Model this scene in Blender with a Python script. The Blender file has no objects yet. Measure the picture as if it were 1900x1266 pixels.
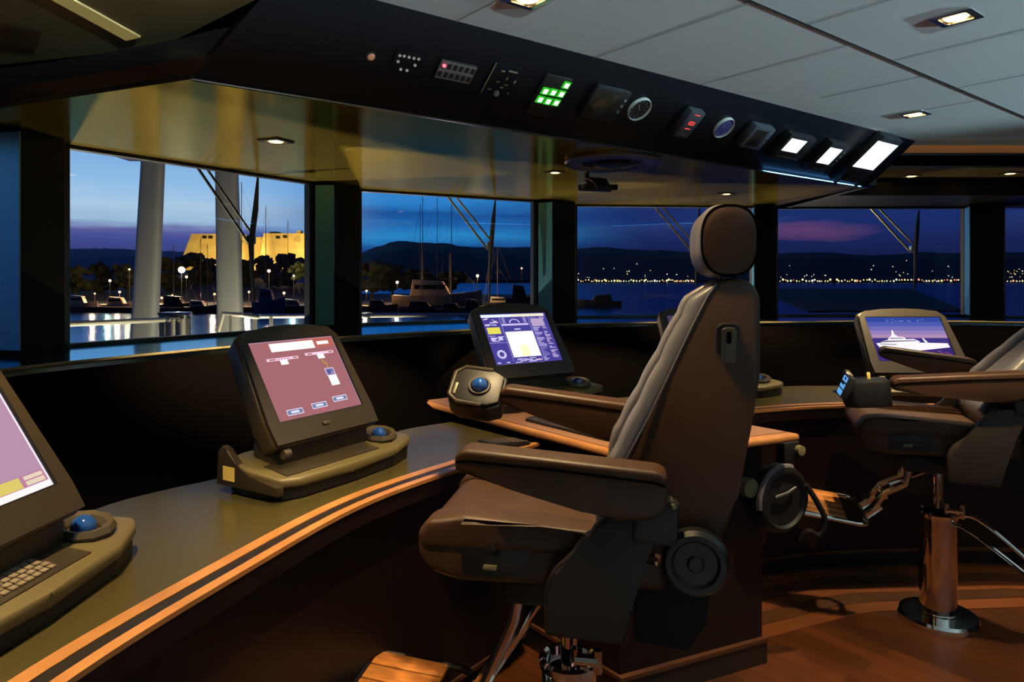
import bpy, bmesh, math, random
from mathutils import Vector, Matrix
random.seed(7)
PI = math.pi
SC = bpy.context.scene
COL = SC.collection

# ------------------------------------------------------------------ camera
FPX, HZ, CZ = 1300.0, 520.0, 1.5          # focal length and horizon row of a 1900x1266 frame, eye height in metres
cam_d = bpy.data.cameras.new('camera')
cam_d.sensor_width = 36.0
cam_d.lens = FPX / 1900.0 * 36.0
cam_d.shift_y = -(633.0 - HZ) / 1900.0
cam_d.clip_start, cam_d.clip_end = 0.05, 9000
cam = bpy.data.objects.new('camera', cam_d)
cam.location = (0, 0, CZ)
cam.rotation_euler = (PI / 2, 0, 0)
COL.objects.link(cam)
SC.camera = cam

# ------------------------------------------------------------------ colour helpers, view
def s2l(c):
    c = c / 255.0
    return c / 12.92 if c <= 0.04045 else ((c + 0.055) / 1.055) ** 2.4
def RGB(r, g, b, k=1.0):
    return (s2l(r) * k, s2l(g) * k, s2l(b) * k, 1.0)
SC.view_settings.view_transform = 'Standard'
SC.view_settings.look = 'None'
SC.view_settings.gamma = 1.0
SC.view_settings.use_curve_mapping = False
SC.view_settings.exposure = 0.0
SC.cycles.use_denoising = True
SC.cycles.max_bounces = 8
SC.cycles.sample_clamp_indirect = 4.0
SC.cycles.caustics_reflective = False
SC.cycles.caustics_refractive = False

# ------------------------------------------------------------------ sky at dusk: bright to port, dark to starboard
W = bpy.data.worlds.new('dusk_sky'); SC.world = W
W.use_nodes = True
nt = W.node_tree; nt.nodes.clear()
def wn(kind, **kw):
    n = nt.nodes.new(kind)
    for k, v in kw.items(): setattr(n, k, v)
    return n
def wmath(op, a, b=None):
    n = wn('ShaderNodeMath', operation=op)
    for i, v in enumerate((a, b)):
        if v is None: continue
        if isinstance(v, (int, float)): n.inputs[i].default_value = v
        else: nt.links.new(v, n.inputs[i])
    return n.outputs[0]
tc = wn('ShaderNodeTexCoord'); sep = wn('ShaderNodeSeparateXYZ')
nt.links.new(tc.outputs['Generated'], sep.inputs[0])
dx, dy, dz = sep.outputs
az = wmath('ARCTAN2', dx, dy)
el = wmath('ARCSINE', dz)
def wramp(stops, fac):
    n = wn('ShaderNodeValToRGB'); r = n.color_ramp
    while len(r.elements) > 1: r.elements.remove(r.elements[-1])
    for i, (p, c) in enumerate(stops):
        e = r.elements[0] if i == 0 else r.elements.new(p)
        e.position = p; e.color = RGB(*c)
    nt.links.new(fac, n.inputs[0]); return n.outputs[0]
# elevation, bent by cloud noise, scaled so that 0..1 covers 0..1 rad
comb = wn('ShaderNodeCombineXYZ')
nt.links.new(wmath('MULTIPLY', az, 5.0), comb.inputs[0]); nt.links.new(wmath('MULTIPLY', el, 38.0), comb.inputs[1])
noi = wn('ShaderNodeTexNoise'); noi.inputs['Scale'].default_value = 1.3; noi.inputs['Detail'].default_value = 5.0
noi.inputs['Roughness'].default_value = 0.55
nt.links.new(comb.outputs[0], noi.inputs['Vector'])
elw = wmath('ADD', el, wmath('MULTIPLY', wmath('SUBTRACT', noi.outputs[0], 0.5), 0.034))
left = wramp([(0, (70, 62, 108)), (.03, (60, 60, 122)), (.052, (66, 80, 150)), (.064, (98, 98, 164)), (.074, (160, 192, 225)), (.095, (176, 208, 236)), (.12, (152, 196, 238)),
              (.19, (110, 168, 228)), (.35, (72, 130, 200)), (.6, (50, 105, 185)), (1, (30, 70, 140))], elw)
mid = wramp([(0, (22, 36, 84)), (.03, (18, 46, 104)), (.046, (24, 76, 148)), (.062, (44, 138, 204)), (.078, (34, 106, 180)), (.092, (24, 80, 152)), (.108, (46, 130, 206)),
             (.14, (58, 140, 218)), (.3, (30, 82, 155)), (1, (16, 44, 100))], elw)
right = wramp([(0, (22, 24, 58)), (.04, (24, 32, 80)), (.075, (27, 46, 106)), (.12, (25, 46, 104)), (.3, (18, 34, 82)), (1, (10, 22, 58))], elw)
def smooth(v, lo, hi):
    n = wn('ShaderNodeMapRange', interpolation_type='SMOOTHSTEP')
    nt.links.new(v, n.inputs[0]); n.inputs[1].default_value = lo; n.inputs[2].default_value = hi
    return n.outputs[0]
def wmix(f, a, b):
    n = wn('ShaderNodeMix', data_type='RGBA')
    nt.links.new(f, n.inputs[0]); nt.links.new(a, n.inputs[6]); nt.links.new(b, n.inputs[7])
    return n.outputs[2]
sky = wmix(smooth(az, -.42, -.16), left, mid)
sky = wmix(smooth(az, -.08, .2), sky, right)
# the last pink light on one cloud to starboard
pc = wmath('ADD', wmath('POWER', wmath('MULTIPLY', wmath('SUBTRACT', az, .40), 11.0), 2.0), wmath('POWER', wmath('MULTIPLY', wmath('SUBTRACT', elw, .062), 75.0), 2.0))
pk = wn('ShaderNodeMapRange'); nt.links.new(pc, pk.inputs[0]); pk.inputs[1].default_value = 0; pk.inputs[2].default_value = 1.0
pk.inputs[3].default_value = .6; pk.inputs[4].default_value = 0
pink = wn('ShaderNodeRGB'); pink.outputs[0].default_value = RGB(112, 70, 118)
sky = wmix(pk.outputs[0], sky, pink.outputs[0])
# behind the ship the sky is already night
night = wn('ShaderNodeRGB'); night.outputs[0].default_value = RGB(18, 26, 52)
sky = wmix(smooth(wmath('ABSOLUTE', az), 1.5, 2.3), sky, night.outputs[0])
bg = wn('ShaderNodeBackground'); nt.links.new(sky, bg.inputs[0]); bg.inputs[1].default_value = 1.0
wo = wn('ShaderNodeOutputWorld'); nt.links.new(bg.outputs[0], wo.inputs[0])

# ------------------------------------------------------------------ geometry helpers
def onz(px, py, z):
    y = (CZ - z) * FPX / (py - HZ)
    return Vector(((px - 950) / FPX * y, y, z))
def aty(px, py, y):
    return Vector(((px - 950) / FPX * y, y, CZ - (py - HZ) / FPX * y))
def ray(px, py):
    return Vector(((px - 950) / FPX, 1.0, -(py - HZ) / FPX))
def onplane(px, py, o, n):
    d = ray(px, py); c = Vector((0, 0, CZ))
    return c + d * ((o - c).dot(n) / d.dot(n))
def basis(o, x, y, z):
    M = Matrix.Identity(4)
    for i, v in enumerate((x, y, z)):
        for r in range(3): M[r][i] = v[r]
    M.translation = o
    return M
def T(x, y, z): return Matrix.Translation((x, y, z))
def R(a, ax): return Matrix.Rotation(a, 4, ax)
def crom(pts, n=8):
    P = [Vector(p) for p in pts]; out = []
    for i in range(len(P) - 1):
        a = P[max(i - 1, 0)]; b = P[i]; c = P[i + 1]; d = P[min(i + 2, len(P) - 1)]
        for k in range(n):
            t = k / n
            out.append(.5 * ((2 * b) + (c - a) * t + (2 * a - 5 * b + 4 * c - d) * t * t + (3 * b - a - 3 * c + d) * t ** 3))
    out.append(P[-1]); return out
def resample(P, n):
    P = [Vector(p) for p in P]
    L = [0]
    for i in range(1, len(P)): L.append(L[-1] + (P[i] - P[i - 1]).length)
    out = []
    for k in range(n):
        t = L[-1] * k / (n - 1); i = 1
        while i < len(P) - 1 and L[i] < t: i += 1
        u = (t - L[i - 1]) / max(L[i] - L[i - 1], 1e-9)
        out.append(P[i - 1].lerp(P[i], min(max(u, 0), 1)))
    return out
def offset2(P, d):
    """polyline moved sideways by d to its right"""
    out = []
    for i, p in enumerate(P):
        a = P[max(i - 1, 0)]; b = P[min(i + 1, len(P) - 1)]
        t = Vector((b.x - a.x, b.y - a.y)).normalized()
        out.append(Vector((p.x + t.y * d, p.y - t.x * d, p.z)))
    return out

class MB:
    def __init__(s): s.bm = bmesh.new()
    def _merge(s, t, M=None, m=0, fn=None):
        if fn:
            for v in t.verts: v.co = fn(v.co)
        if M is not None: t.transform(M)
        for f in t.faces: f.material_index = m
        bmesh.ops.recalc_face_normals(t, faces=t.faces)
        me = bpy.data.meshes.new('tmp'); t.to_mesh(me); t.free()
        s.bm.from_mesh(me); bpy.data.meshes.remove(me)
        return s
    def box(s, size, c=(0, 0, 0), M=None, m=0, bev=0, seg=2, fn=None):
        t = bmesh.new(); bmesh.ops.create_cube(t, size=1)
        for v in t.verts: v.co = Vector((v.co.x * size[0] + c[0], v.co.y * size[1] + c[1], v.co.z * size[2] + c[2]))
        if bev: bmesh.ops.bevel(t, geom=list(t.edges), offset=bev, segments=seg, profile=.5, affect='EDGES', clamp_overlap=True)
        return s._merge(t, M, m, fn)
    def prism(s, poly, z0, z1, M=None, m=0, bev=0, seg=2, fn=None):
        t = bmesh.new()
        a = [t.verts.new((p[0], p[1], z0)) for p in poly]; b = [t.verts.new((p[0], p[1], z1)) for p in poly]
        n = len(poly)
        t.faces.new(a[::-1]); t.faces.new(b)
        for i in range(n): t.faces.new((a[i], a[(i + 1) % n], b[(i + 1) % n], b[i]))
        if bev: bmesh.ops.bevel(t, geom=list(t.edges), offset=bev, segments=seg, profile=.5, affect='EDGES', clamp_overlap=True)
        return s._merge(t, M, m, fn)
    def faces(s, verts, faces, M=None, m=0):
        t = bmesh.new(); vs = [t.verts.new(v) for v in verts]
        for f in faces: t.faces.new([vs[i] for i in f])
        return s._merge(t, M, m)
    def loft(s, rings, M=None, m=0, caps=True, closed=True, fn=None):
        t = bmesh.new(); R_ = [[t.verts.new(p) for p in r] for r in rings]; n = len(rings[0])
        for a, b in zip(R_, R_[1:]):
            for i in range(n if closed else n - 1):
                t.faces.new((a[i], a[(i + 1) % n], b[(i + 1) % n], b[i]))
        if caps and closed: t.faces.new(R_[0][::-1]); t.faces.new(R_[-1])
        return s._merge(t, M, m, fn)
    def tube(s, pts, r, n=10, M=None, m=0, closed=False):
        P = [Vector(p) for p in pts]; rings = []
        rr = r if isinstance(r, (list, tuple)) else [r] * len(P)
        up = None
        for i, p in enumerate(P):
            if closed: a, b = P[i - 1], P[(i + 1) % len(P)]
            else: a, b = P[max(i - 1, 0)], P[min(i + 1, len(P) - 1)]
            t = (b - a).normalized()
            if up is None: up = t.orthogonal().normalized()
            u = (up - t * up.dot(t)).normalized(); up = u; w = t.cross(u)
            rings.append([p + (u * math.cos(2 * PI * k / n) + w * math.sin(2 * PI * k / n)) * rr[i] for k in range(n)])
        if closed: rings.append(rings[0])
        return s.loft(rings, M, m, caps=not closed)
    def lathe(s, prof, n=32, M=None, m=0):
        ring = prof[0][0] > 0 and prof[-1][0] > 0
        if ring: prof = list(prof) + [prof[0]]
        rings = [[(r * math.cos(2 * PI * k / n), r * math.sin(2 * PI * k / n), z) for k in range(n)] for r, z in prof]
        return s.loft(rings, M, m, caps=not ring)
    def ball(s, c, r, M=None, m=0, sub=3, fn=None):
        t = bmesh.new(); bmesh.ops.create_icosphere(t, subdivisions=sub, radius=1)
        rr = r if isinstance(r, (tuple, list)) else (r, r, r)
        for v in t.verts: v.co = Vector((v.co.x * rr[0] + c[0], v.co.y * rr[1] + c[1], v.co.z * rr[2] + c[2]))
        return s._merge(t, M, m, fn)
    def strip(s, A, B, m=0):
        n = len(A); V = list(A) + list(B)
        return s.faces(V, [(i, i + 1, n + i + 1, n + i) for i in range(n - 1)], None, m)
    def build(s, name, mats, parent=None, sharp=35, smooth=True):
        me = bpy.data.meshes.new(name)
        bmesh.ops.remove_doubles(s.bm, verts=s.bm.verts, dist=1e-6)
        s.bm.to_mesh(me); s.bm.free()
        for x in (mats if isinstance(mats, (list, tuple)) else [mats]): me.materials.append(x)
        if smooth:
            me.shade_smooth(); me.set_sharp_from_angle(angle=math.radians(sharp))
        o = bpy.data.objects.new(name, me); COL.objects.link(o)
        if parent: o.parent = parent
        return o
def thing(name, label, cat, loc=(0, 0, 0), rz=0, group=None, M=None):
    o = bpy.data.objects.new(name, None); COL.objects.link(o); o.empty_display_size = .1
    if M is not None: o.matrix_world = M
    else: o.location = loc; o.rotation_euler = (0, 0, rz)
    o['label'] = label; o['category'] = cat
    if group: o['group'] = group
    return o
def tag(o, label, cat, group=None):
    o['label'] = label; o['category'] = cat
    if group: o['group'] = group
    return o
def struct(o):
    o['kind'] = 'structure'; return o
def sempty(name, loc=(0, 0, 0)):
    o = bpy.data.objects.new(name, None); COL.objects.link(o); o.location = loc; o['kind'] = 'structure'; return o
def rrect(w, h, r, n=5):
    out = []
    for cx, cy, a0 in ((w / 2 - r, h / 2 - r, 0), (-w / 2 + r, h / 2 - r, 90), (-w / 2 + r, -h / 2 + r, 180), (w / 2 - r, -h / 2 + r, 270)):
        for k in range(n + 1):
            a = math.radians(a0 + 90 * k / n); out.append((cx + r * math.cos(a), cy + r * math.sin(a)))
    return out
def superell(rx, rz, e=2.6, n=40):
    out = []
    for k in range(n):
        a = 2 * PI * k / n; c, s_ = math.cos(a), math.sin(a)
        out.append((math.copysign(abs(c) ** (2 / e), c) * rx, math.copysign(abs(s_) ** (2 / e), s_) * rz))
    return out

# ------------------------------------------------------------------ materials
def mat(name, col, rough=.5, metal=0, spec=.5, coat=0, bump=None, noise=None, emit=None, strength=1, grain=None, aniso=None):
    m = bpy.data.materials.new(name); m.use_nodes = True
    t = m.node_tree; b = t.nodes['Principled BSDF']
    b.inputs['Base Color'].default_value = col; b.inputs['Roughness'].default_value = rough
    b.inputs['Metallic'].default_value = metal; b.inputs['Specular IOR Level'].default_value = spec
    b.inputs['Coat Weight'].default_value = coat; b.inputs['Coat Roughness'].default_value = .06
    if emit is not None:
        b.inputs['Emission Color'].default_value = emit; b.inputs['Emission Strength'].default_value = strength
    tcn = None
    def coords(scale):
        n = t.nodes.new('ShaderNodeTexCoord'); mp = t.nodes.new('ShaderNodeMapping')
        mp.inputs['Scale'].default_value = scale
        t.links.new(n.outputs['Object'], mp.inputs[0]); return mp.outputs[0]
    if noise:        # (scale xyz, second colour, amount)
        n = t.nodes.new('ShaderNodeTexNoise'); n.inputs['Scale'].default_value = 1; n.inputs['Detail'].default_value = 4
        t.links.new(coords(noise[0]), n.inputs['Vector'])
        r = t.nodes.new('ShaderNodeValToRGB'); r.color_ramp.elements[0].position = .35; r.color_ramp.elements[1].position = .68
        r.color_ramp.elements[0].color = col; r.color_ramp.elements[1].color = noise[1]
        t.links.new(n.outputs[0], r.inputs[0]); t.links.new(r.outputs[0], b.inputs['Base Color'])
    if bump:         # (scale, strength)
        n = t.nodes.new('ShaderNodeTexNoise'); n.inputs['Scale'].default_value = bump[0]; n.inputs['Detail'].default_value = 3
        t.links.new(coords((1, 1, 1)), n.inputs['Vector'])
        bp = t.nodes.new('ShaderNodeBump'); bp.inputs['Strength'].default_value = bump[1]; bp.inputs['Distance'].default_value = .002
        t.links.new(n.outputs[0], bp.inputs['Height']); t.links.new(bp.outputs[0], b.inputs['Normal'])
    return m
def glow(name, col, k=1.0):
    m = bpy.data.materials.new(name); m.use_nodes = True
    t = m.node_tree; t.nodes.clear()
    e = t.nodes.new('ShaderNodeEmission'); e.inputs[0].default_value = col; e.inputs[1].default_value = k
    o = t.nodes.new('ShaderNodeOutputMaterial'); t.links.new(e.outputs[0], o.inputs[0]); return m
def sheen(name, base, gloss, rough, fac, bump=None):
    m = bpy.data.materials.new(name); m.use_nodes = True; t = m.node_tree; t.nodes.clear()
    d = t.nodes.new('ShaderNodeBsdfDiffuse'); d.inputs[0].default_value = base
    g = t.nodes.new('ShaderNodeBsdfGlossy'); g.inputs[0].default_value = gloss; g.inputs['Roughness'].default_value = rough
    x = t.nodes.new('ShaderNodeMixShader'); x.inputs[0].default_value = fac; o = t.nodes.new('ShaderNodeOutputMaterial')
    t.links.new(d.outputs[0], x.inputs[1]); t.links.new(g.outputs[0], x.inputs[2]); t.links.new(x.outputs[0], o.inputs[0])
    if bump:
        c = t.nodes.new('ShaderNodeTexCoord'); n = t.nodes.new('ShaderNodeTexNoise'); n.inputs['Scale'].default_value = bump[0]; n.inputs['Detail'].default_value = 3
        b = t.nodes.new('ShaderNodeBump'); b.inputs['Strength'].default_value = bump[1]; b.inputs['Distance'].default_value = bump[2]
        t.links.new(c.outputs['Object'], n.inputs['Vector']); t.links.new(n.outputs[0], b.inputs['Height']); t.links.new(b.outputs[0], g.inputs['Normal'])
    return m
M = {}
M['leather'] = mat('brown_leather', (.043, .018, .0070, 1), .46, spec=.28, bump=(260, .12), noise=((6, 6, 6), (.035, .0145, .0058, 1)))
M['leather_grey_lit'] = mat('taupe_leather_lit', (.11, .105, .115, 1), .36, spec=.5, bump=(260, .12))  # taupe made paler and cooler to carry the screens' light on the pads
M['seam'] = mat('dark_piping', (.003, .002, .002, 1), .8, spec=0)
M['black'] = mat('black_plastic', (.006, .006, .006, 1), .45, spec=.35)
M['black_soft'] = mat('black_rubber', (.006, .005, .005, 1), .7, spec=.2)
M['shell'] = mat('charcoal_plastic', (.017, .013, .011, 1), .5, spec=.3, bump=(400, .05))
M['chrome'] = mat('chrome', (.82, .80, .76, 1), .07, 1)
M['steel'] = mat('brushed_steel', (.6, .6, .6, 1), .25, 1)
M['teak'] = mat('varnished_teak', (.55, .21, .05, 1), .3, coat=.35, noise=((14, 60, 60), (.30, .11, .03, 1)))
M['teak_edge'] = mat('teak_edging', (.42, .185, .06, 1), .36, coat=.2, noise=((9, 9, 9), (.32, .13, .04, 1)))
M['inlay'] = mat('black_inlay', (.012, .009, .008, 1), .35)
M['desk'] = mat('black_green_laminate', (.050, .041, .014, 1), .27, bump=(300, .03))
M['wood'] = mat('dark_mahogany', (.0105, .0055, .0058, 1), .42, coat=.02, spec=.25, noise=((3, 3, 30), (.008, .0042, .0045, 1)))
M['wood_brown'] = mat('brown_mahogany', (.085, .035, .018, 1), .3, coat=.2, noise=((3, 3, 24), (.055, .022, .012, 1)))
M['slab'] = mat('tan_leather_top', (.23, .115, .07, 1), .45, bump=(200, .1))
M['casing'] = mat('grey_olive_casing', (.055, .042, .022, 1), .42, bump=(600, .08))
M['casing_dark'] = mat('dark_bezel', (.030, .022, .013, 1), .42, spec=.4, bump=(600, .06))
M['ball'] = mat('blue_trackball', (.01, .06, .28, 1), .08, coat=1)
M['key'] = mat('grey_keys', (.20, .16, .11, 1), .45)
M['paper'] = mat('yellow_tag', (.72, .55, .16, 1), .6)
M['cream'] = mat('cream_lacquer', (.78, .56, .13, 1), .15, .72, noise=((1.2, 1.2, 1.2), (.74, .53, .12, 1)))
M['cream'].node_tree.nodes['Principled BSDF'].inputs['Specular Tint'].default_value = (.8, .62, .2, 1)
M['ceil'] = mat('pale_grey_headliner', (.74, .75, .74, 1), .6, bump=(150, .05))
M['groove'] = mat('dark_groove', (.035, .035, .033, 1), .7)
M['ceil_dark'] = mat('brown_headliner', (.34, .22, .09, 1), .5)
M['base'] = mat('olive_casing_lit', (.11, .088, .036, 1), .42, bump=(600, .08))  # casing colour lightened to carry the lamp light on its top
M['pale_ring'] = mat('pale_bezel_ring', (.5, .5, .46, 1), .35)
M['pillar'] = mat('black_pillar', (.004, .003, .003, 1), .6, spec=.06)
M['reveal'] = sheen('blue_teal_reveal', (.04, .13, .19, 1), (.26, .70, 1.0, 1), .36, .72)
M['frame'] = mat('black_frame', (.006, .006, .006, 1), .45)
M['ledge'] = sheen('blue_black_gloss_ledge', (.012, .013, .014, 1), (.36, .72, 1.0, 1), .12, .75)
M['rim'] = mat('ledge_rim', (.15, .13, .07, 1), .35)
M['dash'] = mat('black_dashboard', (.0016, .0013, .0013, 1), .9, spec=0)
M['panel'] = mat('black_panel', (.0038, .0045, .0065, 1), .36, spec=.12)
M['inst'] = mat('dark_instrument', (.014, .014, .015, 1), .42, spec=.35)
M['inst_grey'] = mat('grey_instrument', (.045, .052, .062, 1), .45, spec=.35)
M['mark'] = mat('grey_marking', (.22, .22, .21, 1), .5)
M['screen_off'] = mat('dark_display', (.022, .018, .012, 1), .2)
M['white_lamp'] = glow('warm_lamp', (1.0, .58, .18, 1), 7)
M['seam_thin'] = mat('faint_joint', (.22, .22, .22, 1), .7)
M['ring_grey'] = mat('grey_ring', (.15, .16, .19, 1), .3)
M['scr_white'] = glow('white_screen', (.86, .98, 1, 1), 1.5)
M['green'] = glow('green_key_halo', (.03, .62, .02, 1), .8)  # halo round each lit key, drawn as a wider dim glow
M['green_core'] = glow('green_white_key_light', (.75, 1.0, .68, 1), 3.0)
M['red'] = glow('red_digits', (1.0, .06, .05, 1), 1.6)
M['red_led'] = glow('red_led', (1.0, .05, .07, 1), 6)
M['dot'] = glow('dim_white_dot', RGB(170, 170, 160), .55)
M['post_white'] = mat('white_glass_shade', (.7, .7, .68, 1), .3)
# floor: narrow dark planks
def planks(name, c1, c2, ang, rough, w=.085):
    m = mat(name, c1, rough, coat=.15); t = m.node_tree; b = t.nodes['Principled BSDF']
    n = t.nodes.new('ShaderNodeTexCoord'); mp = t.nodes.new('ShaderNodeMapping'); mp.inputs['Rotation'].default_value = (0, 0, ang)
    t.links.new(n.outputs['Object'], mp.inputs[0])
    br = t.nodes.new('ShaderNodeTexBrick'); br.inputs['Scale'].default_value = 1.0
    br.inputs['Brick Width'].default_value = 1.3; br.inputs['Row Height'].default_value = w; br.inputs['Mortar Size'].default_value = .0025
    br.inputs['Color1'].default_value = c1; br.inputs['Color2'].default_value = c2; br.inputs['Mortar'].default_value = (.006, .004, .003, 1)
    t.links.new(mp.outputs[0], br.inputs['Vector'])
    no = t.nodes.new('ShaderNodeTexNoise'); no.inputs['Scale'].default_value = 3; no.inputs['Detail'].default_value = 4
    mp2 = t.nodes.new('ShaderNodeMapping'); mp2.inputs['Scale'].default_value = (1, 9, 1); t.links.new(mp.outputs[0], mp2.inputs[0]); t.links.new(mp2.outputs[0], no.inputs['Vector'])
    mx = t.nodes.new('ShaderNodeMix'); mx.data_type = 'RGBA'; mx.blend_type = 'MULTIPLY'; mx.inputs[0].default_value = .55
    rp = t.nodes.new('ShaderNodeValToRGB'); rp.color_ramp.elements[0].position = .3; rp.color_ramp.elements[0].color = (.35, .35, .35, 1)
    t.links.new(no.outputs[0], rp.inputs[0]); t.links.new(br.outputs[0], mx.inputs[6]); t.links.new(rp.outputs[0], mx.inputs[7])
    t.links.new(mx.outputs[2], b.inputs['Base Color']); return m

# ------------------------------------------------------------------ ship axes: B towards the bow, S to starboard
Bv = Vector((-.615, .788, 0)).normalized(); Sv = Vector((Bv.y, -Bv.x, 0))
AX = Vector((.76, 2.51, 0))
def mirror(p):
    d = Vector((p[0], p[1], 0)) - AX
    q = AX - Sv * d.dot(Sv) + Bv * d.dot(Bv)
    return Vector((q.x, q.y, p[2] if len(p) > 2 else 0))
def z3(P, z): return [Vector((p[0], p[1], z)) for p in P]
HS, CEIL, LEDGE, DESK, CTR = 2.165, 2.425, 1.17, .86, .91

# ------------------------------------------------------------------ floor and room shell
M['margin_a'] = mat('margin_plank_dark', (.045, .018, .009, 1), .34, noise=((2, 2, 2), (.07, .026, .010, 1)))
M['margin_b'] = mat('margin_plank_red', (.17, .052, .016, 1), .32, noise=((2, 2, 2), (.10, .034, .012, 1)))
M['floor'] = planks('dark_teak_planks', (.115, .034, .009, 1), (.045, .014, .005, 1), math.atan2(-Bv.y, Bv.x) * 1.0, .32)

# window line, one pane between each pair
WIN = [((-2.95, 1.70), (-2.42, 3.10)), ((-2.20, 3.449), (-1.376, 4.74)), ((-1.115, 5.12), (.179, 5.83)),
       ((.56, 6.17), (2.16, 6.30)), ((2.41, 6.40), (4.095, 6.35)), ((4.33, 6.17), (5.35, 5.45))]
glass = bpy.data.materials.new('window_glass'); glass.use_nodes = True
g = glass.node_tree; g.nodes.clear()
tr = g.nodes.new('ShaderNodeBsdfTransparent'); tr.inputs[0].default_value = (.97, .98, .98, 1)
gl = g.nodes.new('ShaderNodeBsdfGlossy'); gl.inputs['Roughness'].default_value = .01
lw = g.nodes.new('ShaderNodeLayerWeight'); lw.inputs[0].default_value = .5
p5 = g.nodes.new('ShaderNodeMath'); p5.operation = 'POWER'; p5.inputs[1].default_value = 4.5
fr = g.nodes.new('ShaderNodeMath'); fr.operation = 'MULTIPLY_ADD'; fr.inputs[1].default_value = .9; fr.inputs[2].default_value = .022
g.links.new(lw.outputs['Facing'], p5.inputs[0]); g.links.new(p5.outputs[0], fr.inputs[0])
mx = g.nodes.new('ShaderNodeMixShader'); ou = g.nodes.new('ShaderNodeOutputMaterial')
g.links.new(fr.outputs[0], mx.inputs[0]); g.links.new(tr.outputs[0], mx.inputs[1]); g.links.new(gl.outputs[0], mx.inputs[2]); g.links.new(mx.outputs[0], ou.inputs[0])
WB, WT = 1.187, 2.15
for i, (a, b) in enumerate(WIN):
    a, b = Vector((*a, 0)), Vector((*b, 0)); t = (b - a).normalized(); nin = Vector((t.y, -t.x, 0)); L = (b - a).length
    root = sempty('window_%d' % (i + 1)); root.matrix_world = basis(a, t, -nin, Vector((0, 0, 1)))
    p = MB(); p.box((L, .012, WT - WB), (L / 2, .006, (WT + WB) / 2)); p.build('glass_pane', glass, root, smooth=False)
    f = MB()
    f.box((L, .05, .03), (L / 2, 0, WT + .013)); f.box((L, .05, .03), (L / 2, 0, WB - .015))
    f.box((.022, .05, WT - WB), (.0, 0, (WT + WB) / 2)); f.box((.03, .05, WT - WB), (L, 0, (WT + WB) / 2))
    f.build('window_frame', M['frame'], root, smooth=False)

# pillars between the panes: a dark inner face and a pale reveal towards the camera
def pillar(ol, orr, ir, il):
    m = MB(); P = [Vector((*q, 0)) for q in (ol, orr, ir, il)]
    m.prism(P, LEDGE - .02, HS + .02, bev=0)
    o = struct(m.build('window_pillar', M['pillar'], smooth=False))
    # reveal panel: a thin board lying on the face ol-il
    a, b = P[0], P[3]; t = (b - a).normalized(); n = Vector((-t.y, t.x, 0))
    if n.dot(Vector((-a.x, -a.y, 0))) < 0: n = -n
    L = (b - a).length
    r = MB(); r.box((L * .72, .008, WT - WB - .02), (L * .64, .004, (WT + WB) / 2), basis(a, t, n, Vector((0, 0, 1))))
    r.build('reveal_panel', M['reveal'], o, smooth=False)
    return o
pillar((-2.42, 3.10), (-2.20, 3.449), (-2.107, 3.30), (-2.118, 3.02))
pillar((-1.376, 4.74), (-1.115, 5.12), (-1.077, 4.95), (-1.198, 4.72))
pillar((.179, 5.83), (.56, 6.17), (.5355, 5.95), (.332, 5.75))
pillar((2.16, 6.30), (2.41, 6.40), (2.337, 6.20), (2.129, 6.15))
pillar((4.095, 6.35), (4.33, 6.17), (4.21, 6.0), (3.988, 6.1))

# outer wall below and above the panes
WL = [(-3.5, .25)] + [q for w in WIN for q in w] + [(5.9, 5.05)]
fl = MB(); fl.prism([(-3.55, -2.5)] + WL + [(5.95, -2.5)], -.06, 0); struct(fl.build('floor', M['floor'], smooth=False))
wl = [Vector((*q, 0)) for q in WL]; wo_ = offset2(wl, -.14)
m = MB()
n_ = len(wl)
m.faces(z3(wl, 0) + z3(wl, 1.168), [(i, i + 1, n_ + i + 1, n_ + i) for i in range(n_ - 1)])
m.faces(z3(wo_, 0) + z3(wo_, 1.168), [(i, n_ + i, n_ + i + 1, i + 1) for i in range(n_ - 1)])
m.faces(z3(wl, 1.168) + z3(wo_, 1.168), [(i, i + 1, n_ + i + 1, n_ + i) for i in range(n_ - 1)])
m.faces(z3(wl, 2.175) + z3(wl, 2.6), [(i, i + 1, n_ + i + 1, n_ + i) for i in range(n_ - 1)])
struct(m.build('wall_front', M['pillar'], smooth=False))
m = MB(); m.box((.1, 3.4, 2.7), (-3.5, -1.1, 1.35)); struct(m.build('wall_left', M['wood'], smooth=False))
m = MB(); m.box((.1, 7.6, 2.7), (5.95, 1.3, 1.35)); struct(m.build('wall_right', M['wood'], smooth=False))
m = MB(); m.box((9.5, .1, 2.7), (1.2, -2.5, 1.35)); struct(m.build('wall_back', mat('pale_aft_panelling', (.20, .18, .16, 1), .6), smooth=False))
k = MB(); k.box((9.3, 2.95, .012), (1.25, -.95, .006)); struct(k.build('floor_bounce_carpet', mat('pale_bounce_carpet', (.50, .57, .64, 1), .9), smooth=False))  # added pale carpet, unseen, bouncing light up to the ceiling

# glossy ledge under the panes and the black slope down to the desks
LIN = [(-2.45, .6), (-2.12, 1.6), (-1.95, 2.3), (-1.863, 2.616), (-1.79, 2.80), (-1.433, 3.42), (-.99, 4.05), (-.335, 4.63), (.48, 5.28), (1.3, 5.46), (2.07, 5.5), (2.81, 5.65), (3.6, 5.62), (4.6, 5.2), (5.5, 4.6)]
lin = crom(z3(LIN, LEDGE), 6)
NN = 90
li = resample(lin, NN); lo = resample([Vector((p.x, p.y, LEDGE)) for p in wl], NN)
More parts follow.
